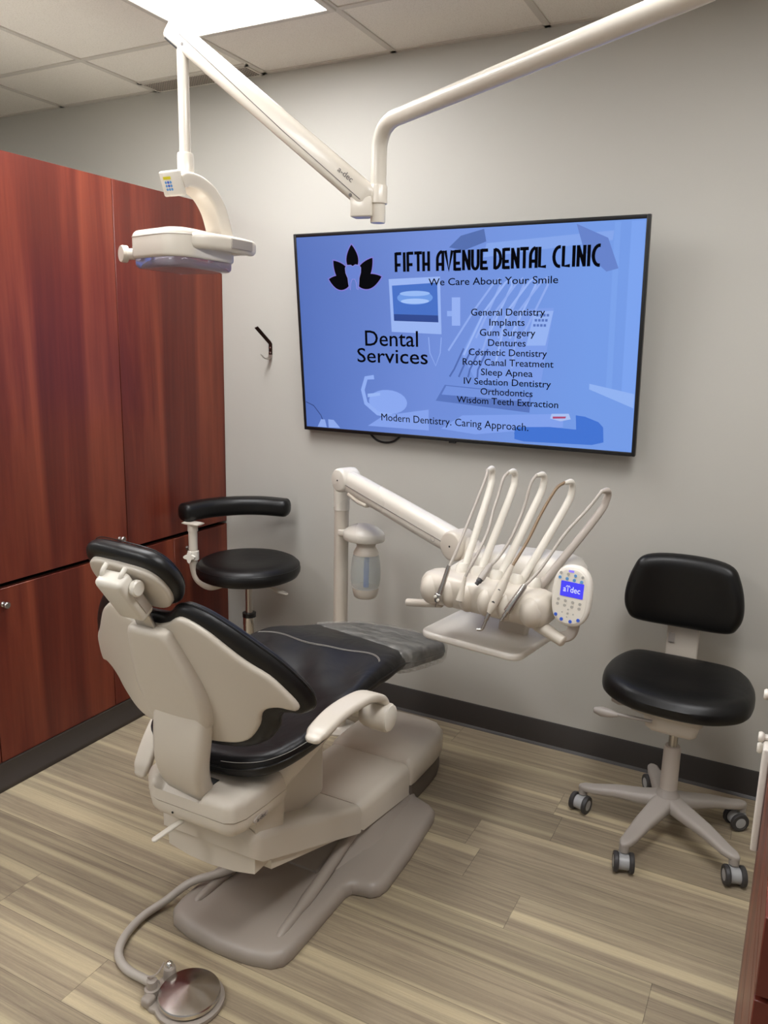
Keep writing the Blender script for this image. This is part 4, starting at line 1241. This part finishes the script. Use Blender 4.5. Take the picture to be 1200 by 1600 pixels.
b = B(); add_sweep(b, [A_+da*0.06-up_a*0.036+ax_*0.005, A_+da*0.12-up_a*0.044+ax_*0.005, A_+da*0.17-up_a*0.040+ax_*0.005], rrect(0.06, 0.016, 0.007, 3), up=(0, 0, 1), roundcap=0.006); obj('arm_cover', b, M['cream'], AR)
b = B(); add_tube(b, [B_-da*0.09+ax_*0.0365-up_a*0.012+da*0.010*math.cos(a)+up_a*0.010*math.sin(a) for a in np.linspace(0, 2*PI, 25)], 0.0007, 5, cap=False); obj('arm_button', b, M['logo'], AR)
drum('wrist_joint', B_, 0.052, 0.044, M['cream'])
b = B(); add_sweep(b, spline([B_-up_a*0.0, B_+Vector((0.05, 0.0, -0.02)), Vector((-0.11, 0.16, 0.915)), Vector((0.0, 0.13, 0.90))], 6), rrect(0.085, 0.09, 0.035, 5), up=(0, 0, 1), scale=[0.9]+[1.0]*18); obj('wrist', b, M['cream'], DU)
# housing at the back
hob = [(-0.19, 0.862), (0.232, 0.862), (0.246, 0.90), (0.236, 0.965), (0.215, 0.988), (0.17, 1.000), (-0.055, 0.987), (-0.090, 0.975), (-0.135, 0.945), (-0.19, 0.905)]
b = B(); add_pad(b, hob, lambda u, v, w: Vector((u, w+0.10*max(0, (v-0.90)), v)), 0.065, 0.235, 0.045, 0.030, 0.016); obj('housing', b, M['offwhite'], DU, 50)
# tool holder: padded bar with lobes between the tools
b = B()
rings = []
for u, k in ((-0.200, 0.30), (-0.196, 0.62), (-0.182, 0.90), (-0.160, 1.0), (0.0, 1.0), (0.185, 1.0), (0.208, 0.90), (0.222, 0.62), (0.226, 0.30)):
    rings.append([Vector((u, -0.010+p[0]*k-0.10*(p[1]*k), 0.878+p[1]*k)) for p in rrect(0.125, 0.104, 0.040, 6)])
add_loft(b, rings)
TH = obj('tool_holder', b, M['cream'], DU, 50)
for u in (-0.156, -0.088, -0.026, 0.038, 0.100, 0.180):
    b = B()
    big = u > 0.16 or u < -0.14
    mx = Matrix.Translation((u, -0.046, 0.876)) @ Matrix.Rotation(0.2, 4, 'X')
    R_ = (0.036, 0.042, 0.048) if big else (0.0275, 0.043, 0.046)
    bmesh.ops.create_uvsphere(b, u_segments=28, v_segments=18, radius=1.0, matrix=mx @ Matrix.Diagonal((*R_, 1)))
    obj('lobe', b, M['cream'], TH, 80)
for u in (-0.094, -0.040, 0.026, 0.092, 0.150):
    b = B(); add_lathe(b, [(0, -0.022), (0.016, -0.022), (0.0195, -0.014), (0.020, 0.0), (0.019, 0.018), (0.014, 0.028), (0, 0.029)], Matrix.Translation((u, 0.020, 0.926)) @ Matrix.Rotation(-0.25, 4, 'X'), 22)
    obj('arm_socket', b, M['white'], TH, 50)
# whip arms
WH = [((-0.093, 0.030, 0.925), (-0.092, 0.165, 1.150), (-0.094, 0.188, 1.205), (-0.089, 0.176, 1.232), (-0.082, 0.135, 1.232)),
      ((-0.041, 0.030, 0.915), (-0.016, 0.165, 1.150), (-0.014, 0.188, 1.203), (-0.012, 0.176, 1.231), (-0.010, 0.135, 1.233)),
      ((0.026, 0.030, 0.915), (0.073, 0.165, 1.142), (0.084, 0.188, 1.202), (0.086, 0.176, 1.232), (0.084, 0.135, 1.235)),
      ((0.094, 0.030, 0.912), (0.163, 0.165, 1.132), (0.176, 0.188, 1.188), (0.178, 0.176, 1.220), (0.174, 0.135, 1.223)),
      ((0.150, 0.030, 0.905), (0.262, 0.165, 1.122), (0.284, 0.188, 1.180), (0.290, 0.176, 1.208), (0.288, 0.135, 1.212))]
for k, w_ in enumerate(WH):
    p = spline(w_, 7)
    n_ = len(p)
    b = B(); add_tube(b, p, [0.0125-0.0035*(i/(n_-1))-0.003*sstep(0.75, 1, i/(n_-1)) for i in range(n_)], 16, roundcap=0.004)
    obj('hose_arm', b, M['white'] if k < 4 else M['warmgrey'], DU, 50)
# tray
tro = rrect(0.352, 0.305, 0.040, 6)
b = B(); add_pad(b, tro, lambda u, v, w: Vector((u-0.034, v+0.115, w)), 0.704, 0.727, 0.008, 0.009, 0.014, hf=lambda x, y, d: -0.009*sstep(0.012, 0.022, d))
obj('tray', b, M['offwhite'], DU, 50)
b = B(); add_sweep(b, spline([(0.02, 0.17, 0.715), (0.02, 0.175, 0.76), (0.02, 0.14, 0.84), (0.02, 0.12, 0.88)], 5), rrect(0.10, 0.03, 0.010, 3), up=(0, 1, 0)); obj('tray_bracket', b, M['cream'], DU)
# handles
b = B(); add_tube(b, [(-0.262, -0.022, 0.803), (-0.20, -0.020, 0.813), (-0.14, -0.016, 0.823)], 0.0125, 18, roundcap=0.006); add_tube(b, [(-0.16, -0.017, 0.818), (-0.12, 0.0, 0.845)], 0.011, 14); obj('handle', b, M['cream'], DU, 50)
b = B(); add_tube(b, [(0.150, -0.005, 0.848), (0.19, -0.018, 0.832), (0.235, -0.028, 0.818), (0.272, -0.034, 0.806)], [0.020, 0.021, 0.0175, 0.0165], 18, roundcap=0.006); obj('handle', b, M['cream'], DU, 50)
# keypad
def kp(u, v, w):
    c = Vector((0.288, -0.030, 0.942))
    return c+Vector((u, 0.10*v-w, v))
def sup(a, bb_, n=40, e=2.6): return [(a*math.copysign(abs(math.cos(t_))**(2/e), math.cos(t_)), bb_*math.copysign(abs(math.sin(t_))**(2/e), math.sin(t_))) for t_ in np.linspace(0, 2*PI, n, endpoint=False)]
b = B(); add_pad(b, sup(0.0565, 0.085), kp, -0.012, 0.012, 0.010, 0.006, 0.008); KP = obj('keypad', b, M['offwhite'], DU, 55)
b = B(); add_pad(b, sup(0.048, 0.077), kp, 0.008, 0.0128, 0.002, 0.001, 0.010); obj('keypad_face', b, M['white'], KP, 50)
b = B(); add_prism(b, rrect(0.066, 0.042, 0.002, 2), lambda u, v, w: kp(u+0.003, v+0.020, w), 0.0115, 0.0136); ks = obj('keypad_screen', b, M['padscreen'], KP, 20, label='lit violet-blue screen')
b = B(); add_text(b, 'a  dec', -0.022, 0.027, 0.0125, kp, 0.0137, 0.016, bold=0.01, th=0.0003); obj('screen_text', b, M['padtext'], KP, 10)
b = B()
for pts in ([(-0.0085, 0.013), (-0.0085, 0.028)], [(-0.0145, 0.025), (-0.0115, 0.030), (-0.0085, 0.028), (-0.0055, 0.030), (-0.0025, 0.025)]): stroke(b, pts, 0.0018, kp, 0.0137, 0.0003)
obj('screen_emblem', b, M['padtext'], KP, 10)
b = B(); add_prism(b, rrect(0.016, 0.006, 0.002, 2), lambda u, v, w: kp(u-0.004, v+0.070, w), 0.0115, 0.0134); obj('keypad_led', b, M['padled'], KP)
btn = []
for i in range(4):
    btn += [(-0.033+0.021*i, 0.062-0.001*i, 'bluebtn' if i == 2 else 'greybtn', 0.0042), (-0.035+0.021*i, 0.049-0.001*i, 'bluebtn', 0.0045)]
    btn += [(-0.033+0.021*i, -0.012-0.001*i, 'greybtn', 0.0042), (-0.034+0.021*i, -0.025-0.001*i, 'greybtn', 0.0042)]
btn += [(-0.002, -0.047, 'greybtn', 0.003), (-0.018, -0.046, 'greybtn', 0.002), (0.014, -0.047, 'greybtn', 0.002), (-0.002, -0.036, 'greybtn', 0.002), (-0.003, -0.057, 'greybtn', 0.002)]
btn += [(-0.036, -0.056, 'bluebtn2', 0.0048), (-0.018, -0.066, 'bluebtn2', 0.0048), (0.008, -0.068, 'bluebtn2', 0.0048), (0.030, -0.060, 'bluebtn2', 0.0048)]
for u, v, mk, r_ in btn:
    b = B(); add_prism(b, circle2(r_, 14), lambda a, c, w: kp(a+u, c+v, w), 0.0115, 0.0142, 0.0006, 1); obj('key', b, M[mk], KP, 40)
b = B(); add_sweep(b, spline([(0.288, -0.012, 0.90), (0.290, -0.005, 0.850), (0.283, -0.012, 0.822), (0.262, -0.024, 0.812)], 5), rrect(0.032, 0.016, 0.006, 3), up=(0, 1, 0)); obj('keypad_bracket', b, M['warmgrey'], DU)
# bottle bracket on the post
b = B()
bc = wl(-1.455, -0.335, 0)
bx = Matrix.Translation(bc) @ Matrix.Rotation(-OA, 4, 'Z')
add_lathe(b, [(0, 0.854), (0.070, 0.854), (0.073, 0.857), (0.073, 0.882), (0.070, 0.888), (0.052, 0.905), (0.030, 0.916), (0, 0.920)], bx, 36, 1.18, 0.95)
add_box(b, wl(-1.53, -0.315, 0.868), (0.09, 0.05, 0.026), 0.006)
obj('bottle_bracket', b, M['white'], DU, 50)

# water bottle screwed into the bracket
WB = thing('water_bottle', 'frosted water bottle with a blue tube inside, hanging under the bracket on the post', 'bottle', (-1.443, -0.335, 0.622))
def zz(pr): return [(r_, z-0.622) for r_, z in pr]
b = B(); add_lathe(b, zz([(0.030, 0.8535), (0.040, 0.852), (0.041, 0.846), (0.040, 0.841), (0.037, 0.834), (0.038, 0.828), (0.046, 0.814), (0.051, 0.806), (0.051, 0.799), (0.046, 0.799)]), n=40); obj('bottle_collar', b, M['cream'], WB)
b = B(); add_lathe(b, zz([(0.050, 0.800), (0.054, 0.785), (0.058, 0.755), (0.060, 0.725), (0.059, 0.695), (0.055, 0.668), (0.053, 0.660), (0.050, 0.660), (0.052, 0.668), (0.056, 0.695), (0.057, 0.725), (0.055, 0.755), (0.051, 0.785), (0.047, 0.800)]), n=44); obj('bottle_body', b, M['bottle'], WB, label='translucent frosted bottle body')
b = B(); add_lathe(b, zz([(0.0, 0.6221), (0.040, 0.6221), (0.046, 0.627), (0.051, 0.645), (0.0535, 0.660), (0.0535, 0.664), (0.050, 0.664), (0, 0.655)]), n=44)
obj('bottle_base', b, M['cream'], WB)
b = B(); add_tube(b, [(0.002, 0, 0.022+0.02), (0.004, 0, 0.178)], 0.011, 16); obj('pickup_tube', b, M['tube_blue'], WB, label='blue tube')

# five tools hanging from the hose arms
def tool(name, label, hose, hm_):
    t = thing(name, label, 'dental tool', OU, OA, 'tools hanging in the holder of the delivery unit')
    t['group'] = 'tools in the holder'
    b = B(); add_tube(b, spline(hose, 6), 0.0046, 10, roundcap=0.003); obj('hose', b, M[hm_], t)
    return t
def dirpts(a, c, fr): a, c = Vector(a), Vector(c); return [a+(c-a)*f for f in fr]
def chain(b, a, c, pr, n=18):
    """lathe of (fraction, radius) from a to c"""
    a, c = Vector(a), Vector(c); L = (c-a).length
    add_lathe(b, [(1e-5, pr[0][0]*L)]+[(r_, f*L) for f, r_ in pr]+[(1e-5, pr[-1][0]*L)], axis_mx(a, c-a), n)
t = tool('air_water_syringe', 'chrome air and water syringe, leftmost tool in the holder', [(-0.082, 0.135, 1.234), (-0.074, 0.105, 1.205), (-0.077, 0.03, 1.101), (-0.076, -0.04, 1.018), (-0.079, -0.082, 0.965)], 'hose')
b = B(); chain(b, (-0.078, -0.082, 0.972), (-0.099, -0.100, 0.874), [(0, 0.0055), (0.15, 0.007), (0.6, 0.0075), (0.8, 0.009), (1, 0.009)]); BD = obj('body', b, M['satin'], t)
b = B(); add_box(b, (-0.100, -0.100, 0.872), (0.022, 0.018, 0.030), 0.006); chain(b, (-0.1005, -0.100, 0.862), (-0.106, -0.102, 0.842), [(0, 0.005), (1, 0.0032)]); obj('syringe_head', b, M['satin'], BD)
for dx, dz in ((-0.005, 0.005), (0.005, -0.004)):
    b = B(); add_lathe(b, [(0.0045, 0), (0.0045, 0.004), (0.0035, 0.005), (0, 0.005)], axis_mx((-0.100+dx, -0.109, 0.872+dz), (0, -1, 0)), 12); obj('push_button', b, M['white'], BD)
t = tool('handpiece_connector', 'small cream cone-shaped hose end, second tool from the left', [(-0.010, 0.135, 1.235), (-0.014, 0.11, 1.217), (-0.013, 0.08, 1.168), (-0.011, 0.05, 1.127), (-0.003, 0.01, 1.076), (-0.002, -0.04, 1.024), (-0.012, -0.08, 0.972), (-0.018, -0.092, 0.945)], 'hose')
b = B(); chain(b, (-0.017, -0.090, 0.952), (-0.024, -0.106, 0.880), [(0, 0.005), (0.4, 0.007), (0.8, 0.010), (0.95, 0.0115), (1, 0.0115)]); BD = obj('body', b, M['cream'], t)
b = B(); chain(b, (-0.0238, -0.1055, 0.8825), (-0.0242, -0.1065, 0.8785), [(0, 0.0085), (1, 0.0085)]); obj('open_end', b, M['slot'], BD)
t = tool('handpiece_connector', 'grey hose coupling with a dark rubber tip, third tool from the left', [(0.084, 0.135, 1.237), (0.078, 0.11, 1.212), (0.074, 0.08, 1.14), (0.066, 0.03, 1.064), (0.050, -0.01, 1.01), (0.043, -0.055, 0.985)], 'hose')
b = B(); chain(b, (0.044, -0.050, 0.992), (0.034, -0.092, 0.953), [(0, 0.006), (0.2, 0.009), (0.85, 0.0105), (1, 0.0100)]); BD = obj('body', b, M['grey'], t)
b = B(); chain(b, (0.034, -0.092, 0.953), (0.028, -0.104, 0.940), [(0, 0.0085), (0.5, 0.0085), (0.55, 0.0065), (1, 0.006)]); obj('rubber_tip', b, M['darkrubber'], BD)
t = tool('scaler_handpiece', 'thick cream handpiece with two grey buttons on a brown hose', [(0.174, 0.135, 1.225), (0.158, 0.11, 1.205), (0.139, 0.06, 1.136), (0.129, 0.01, 1.07), (0.117, -0.05, 1.008), (0.113, -0.063, 0.996)], 'brown_hose')
b = B(); chain(b, (0.115, -0.058, 1.004), (0.078, -0.112, 0.866), [(0, 0.006), (0.10, 0.008), (0.30, 0.010), (0.42, 0.0135), (0.62, 0.0140), (0.85, 0.0125), (0.95, 0.009), (1, 0.0065)]); BD = obj('body', b, M['cream'], t)
dd_ = (Vector((0.078, -0.112, 0.866))-Vector((0.115, -0.058, 1.004)))
for f in (0.47, 0.72):
    p = Vector((0.115, -0.058, 1.004))+dd_*f
    b = B(); add_lathe(b, [(0.005, 0.011), (0.005, 0.0150), (0.004, 0.0156), (0, 0.0158)], axis_mx(p, (0, -0.93, -0.36)), 14); obj('grip_button', b, M['darkrubber'], BD)
b = B(); add_tube(b, spline([(0.078, -0.112, 0.868), (0.073, -0.117, 0.848), (0.067, -0.121, 0.826), (0.062, -0.124, 0.817), (0.050, -0.127, 0.815)], 6), [0.0062]*7+[0.0048]*9+[0.0042]*9, 12); obj('metal_tip', b, M['satin'], BD)
t = tool('motor_handpiece', 'shiny chrome motor handpiece, rightmost tool in the holder', [(0.288, 0.135, 1.213), (0.263, 0.10, 1.162), (0.226, 0.04, 1.095), (0.191, -0.03, 1.002), (0.168, -0.072, 0.960)], 'hose')
b = B(); chain(b, (0.167, -0.074, 0.960), (0.130, -0.104, 0.880), [(0, 0.006), (0.08, 0.0085), (0.4, 0.010), (0.95, 0.0115), (1, 0.0105)]); BD = obj('body', b, M['satin'], t)
b = B(); chain(b, (0.130, -0.104, 0.880), (0.1165, -0.112, 0.852), [(0, 0.0065), (0.5, 0.0065), (0.55, 0.0048), (1, 0.0042)]); obj('coupling_tip', b, M['satin'], BD)

# ================================================================== overhead operating light
OL = thing('operating_light', 'cream overhead dental light on a long folding arm', 'dental light', (0.25, -1.74, CEIL), world=True)
tz = 2.190
pole = Vector((-1.083, -0.963, 0))
b = B()
tp = [pole+Vector((0, 0, 2.03)), pole+Vector((0, 0, 2.11)), pole+Vector((0.004, -0.002, 2.145)), pole+Vector((0.022, -0.012, 2.174)), pole+Vector((0.055, -0.030, tz-0.002)), pole+Vector((0.10, -0.054, tz)), Vector((-0.316, -1.40, tz)), Vector((0.20, -1.70, tz)), Vector((0.238, -1.722, tz+0.01)), Vector((0.25, -1.735, tz+0.05)), Vector((0.25, -1.74, CEIL-0.01))]
pth = spline(tp[:6], 6)+[tp[6], tp[7]]+spline(tp[8:], 4)
add_tube(b, pth, 0.0215, 24); obj('rigid_tube', b, M['lampwhite'], OL, 60)
b = B(); add_lathe(b, [(0.022, CEIL-0.03), (0.075, CEIL-0.03), (0.085, CEIL-0.02), (0.085, CEIL-0.001), (0, CEIL-0.001)], Matrix.Translation((0.25, -1.74, 0)), 36); obj('ceiling_plate', b, M['lampwhite'], OL)
b = B(); add_lathe(b, [(0.0215, 1.985), (0.0252, 1.986), (0.0252, 2.030), (0.0235, 2.033), (0.0215, 2.033)], Matrix.Translation(pole), 28); obj('collar', b, M['lampwhite'], OL)
b = B(); add_lathe(b, [(0, 1.936), (0.0195, 1.936), (0.0205, 1.940), (0.0205, 1.992), (0, 1.992)], Matrix.Translation(pole), 28); obj('pole_end', b, M['lampwhite'], OL)
aL, aT = Vector((-1.118, -0.975, 2.008)), Vector((-1.718, -1.062, 2.484))
dA = (aT-aL).normalized(); nA = Vector((dA.y, -dA.x, 0)).normalized()
nA = -nA if nA.y > 0 else nA          # side of the arm that faces the camera
uA = nA.cross(dA); uA = uA if uA.z > 0 else -uA
b = B(); add_sweep(b, [aL-dA*0.028, aL-dA*0.018, aL, aL+dA*0.3, aT-dA*0.03, aT-dA*0.004, aT], rrect(0.052, 0.070, 0.020, 5), up=tuple(uA), scale=[0.55, 0.86, 1.0, 0.97, 0.90, 0.86, 0.70]); AM = obj('spring_arm', b, M['lampwhite'], OL, 60)
b = B(); add_tube(b, [aL-dA*0.005+nA*0.0262-uA*0.014, aL+dA*0.3+nA*0.0255-uA*0.010, aT-dA*0.05+nA*0.0238+uA*0.006], 0.0011, 6); obj('arm_seam', b, M['logo'], AM)
for p in (aL+dA*0.025+nA*0.026-uA*0.022, aT-dA*0.075+nA*0.0235-uA*0.010):
    b = B(); add_lathe(b, [(0.0045, -0.002), (0.0045, 0.0008), (0, 0.001)], axis_mx(p, nA), 14); obj('screw_cap', b, M['logo'], AM)
lx_ = -dA
b = B(); add_text(b, 'a-dec', 0, 0.052, 0, lambda u, v, w: aL+dA*0.095+nA*(0.0262+w)+uA*(0.004+v)+lx_*u, 0.0, 0.015); obj('arm_lettering', b, M['logo'], AM, 10, label='grey maker lettering')
b = B(); kb = Matrix.Translation((aL+pole.xyz-Vector((0, 0, 0)))/1.0) if False else None
mxb = Matrix(((nA.y, nA.x, 0, -1.116), (-nA.x, nA.y, 0, -0.972), (0, 0, 1, 1.972), (0, 0, 0, 1)))
add_box(b, (0, 0, 0), (0.062, 0.046, 0.052), 0.004, Matrix.Translation((-1.122, -0.976, 1.976)) @ Matrix.Rotation(math.atan2(0.09, 0.6), 4, 'Z')); obj('knuckle', b, M['lampwhite'], OL)
# drop rod and lamp head
b = B(); add_sweep(b, [aT-dA*0.085-uA*0.0285, aT-dA*0.012-uA*0.0285], rrect(0.036, 0.006, 0.002, 2), up=tuple(uA)); obj('rod_slot', b, M['slot'], AM, label='dark slot under the arm end')
RX, RY = -1.677, -1.060
rm = Matrix.Translation((RX, RY, 0))
b = B(); add_lathe(b, [(0.0, 2.13), (0.0165, 2.13), (0.0165, 2.455), (0, 2.455)], rm, 26); obj('drop_rod', b, M['lampwhite'], OL)
b = B(); add_lathe(b, [(0.0, 2.088), (0.024, 2.088), (0.024, 2.140), (0.022, 2.145), (0.0165, 2.146)], rm, 28); obj('rod_collar', b, M['lampwhite'], OL)
def lw(x, y, z): return Vector((RX+x, RY+y, z))
b = B()
yp = spline([(0.0, -0.058, 2.054), (0.0, -0.030, 2.066), (0.004, 0.020, 2.064), (0.012, 0.064, 2.044), (0.020, 0.094, 2.004), (0.026, 0.108, 1.96), (0.032, 0.120, 1.905)], 6)
add_sweep(b, [lw(p.x, p.y, p.z) for i, p in enumerate(yp)], rrect(0.086, 0.044, 0.010, 4), up=(0, 0, 1), scale=[0.98]*len(yp)); YK_ = obj('yoke', b, M['lampwhite'], OL, 50)
b = B(); add_box(b, (0, 0, 0), (0.078, 0.014, 0.070), 0.006, Matrix.Translation(lw(0, -0.058, 2.052)) @ Matrix.Rotation(0.35, 4, 'X')); SP = obj('switch_panel', b, M['white'], OL, 50)
fm = Matrix.Translation(lw(0, -0.058, 2.052)) @ Matrix.Rotation(0.35, 4, 'X')
def fpan(u, v, w): return fm @ Vector((u-0.006, -0.007-w, v))
b = B(); add_prism(b, [(-0.018, 0.012), (0.010, 0.012), (0.010, 0.020), (-0.018, 0.020)], fpan, 0, 0.0005); obj('yellow_label', b, M['yellow'], SP, 20)
for r_ in range(3):
    for c_ in range(3):
        b = B(); add_prism(b, [(x*0.0038-0.012+c_*0.009, y*0.0038+0.004-r_*0.0095) for x, y in circle2(1, 10)], fpan, 0, 0.0006); obj('switch', b, M['bluebtn'] if c_ != 1 or r_ == 2 else M['bluebtn2'], SP, 20)
# head: rounded box with a clear lens below
ho = []
for cx, cy, rad, a0 in ((0.040, 0.095, 0.045, 0), (-0.105, 0.095, 0.040, 90), (-0.115, -0.075, 0.025, 180), (0.020, -0.065, 0.065, 270)):
    for k in range(7):
        a = math.radians(a0+15*k); ho.append((cx+rad*math.cos(a), cy+rad*math.sin(a)))
b = B(); add_pad(b, ho, lambda u, v, w: lw(u, v, w), 1.842, 1.924, 0.020, 0.010, 0.012, hf=lambda x, y, d: 0.004*sstep(0, 0.05, d)); LH = obj('lamp_head', b, M['lampwhite'], OL, 50)
b = B(); add_tube(b, [lw(u*1.002, v*1.002, 1.905) for u, v in ho+ho[:1]], 0.0012, 6, cap=False); obj('head_seam', b, M['warmgrey'], LH)
b = B(); add_pad(b, [(-0.02+(u+0.02)*0.95, 0.01+(v-0.01)*0.95) for u, v in ho], lambda u, v, w: lw(u, v, w), 1.815, 1.8435, 0.001, 0.014, 0.014); obj('lens', b, M['lens'], LH, 50)
b = B(); add_pad(b, [(-0.02+(u+0.02)*0.85, 0.01+(v-0.01)*0.85) for u, v in ho], lambda u, v, w: lw(u, v, w), 1.8425, 1.8445, 0.0005, 0.0005, 0.03); obj('reflector', b, M['chrome'], LH, 50)
b = B(); add_tube(b, [lw(-0.225, -0.030, 1.866), lw(-0.12, -0.012, 1.864)], 0.017, 22); add_lathe(b, [(0, -0.012), (0.024, -0.012), (0.026, -0.008), (0.026, 0.006), (0.018, 0.010), (0, 0.011)], axis_mx(lw(-0.226, -0.032, 1.866), (0.45, 1, 0)), 26); obj('handle', b, M['lampwhite'], OL, 50)
b = B(); add_sweep(b, spline([lw(0.066, -0.075, 1.890), lw(0.092, -0.040, 1.892), lw(0.112, 0.03, 1.893), lw(0.122, 0.10, 1.892), lw(0.120, 0.150, 1.890)], 6), rrect(0.036, 0.046, 0.016, 5), up=(0, 0, 1), scale=[0.7, 0.85]+[1.0]*23, roundcap=0.012)
add_sweep(b, [lw(0.06, 0.115, 1.885), lw(0.115, 0.13, 1.887)], rrect(0.05, 0.036, 0.014, 4), up=(0, 0, 1)); HD = obj('handle', b, M['lampwhite'], OL, 50)
b = B(); add_sweep(b, [lw(0.1345, 0.040, 1.893), lw(0.1440, 0.125, 1.892)], rrect(0.005, 0.028, 0.002, 3), up=(0, 0, 1)); obj('grip_panel', b, M['grey'], HD)
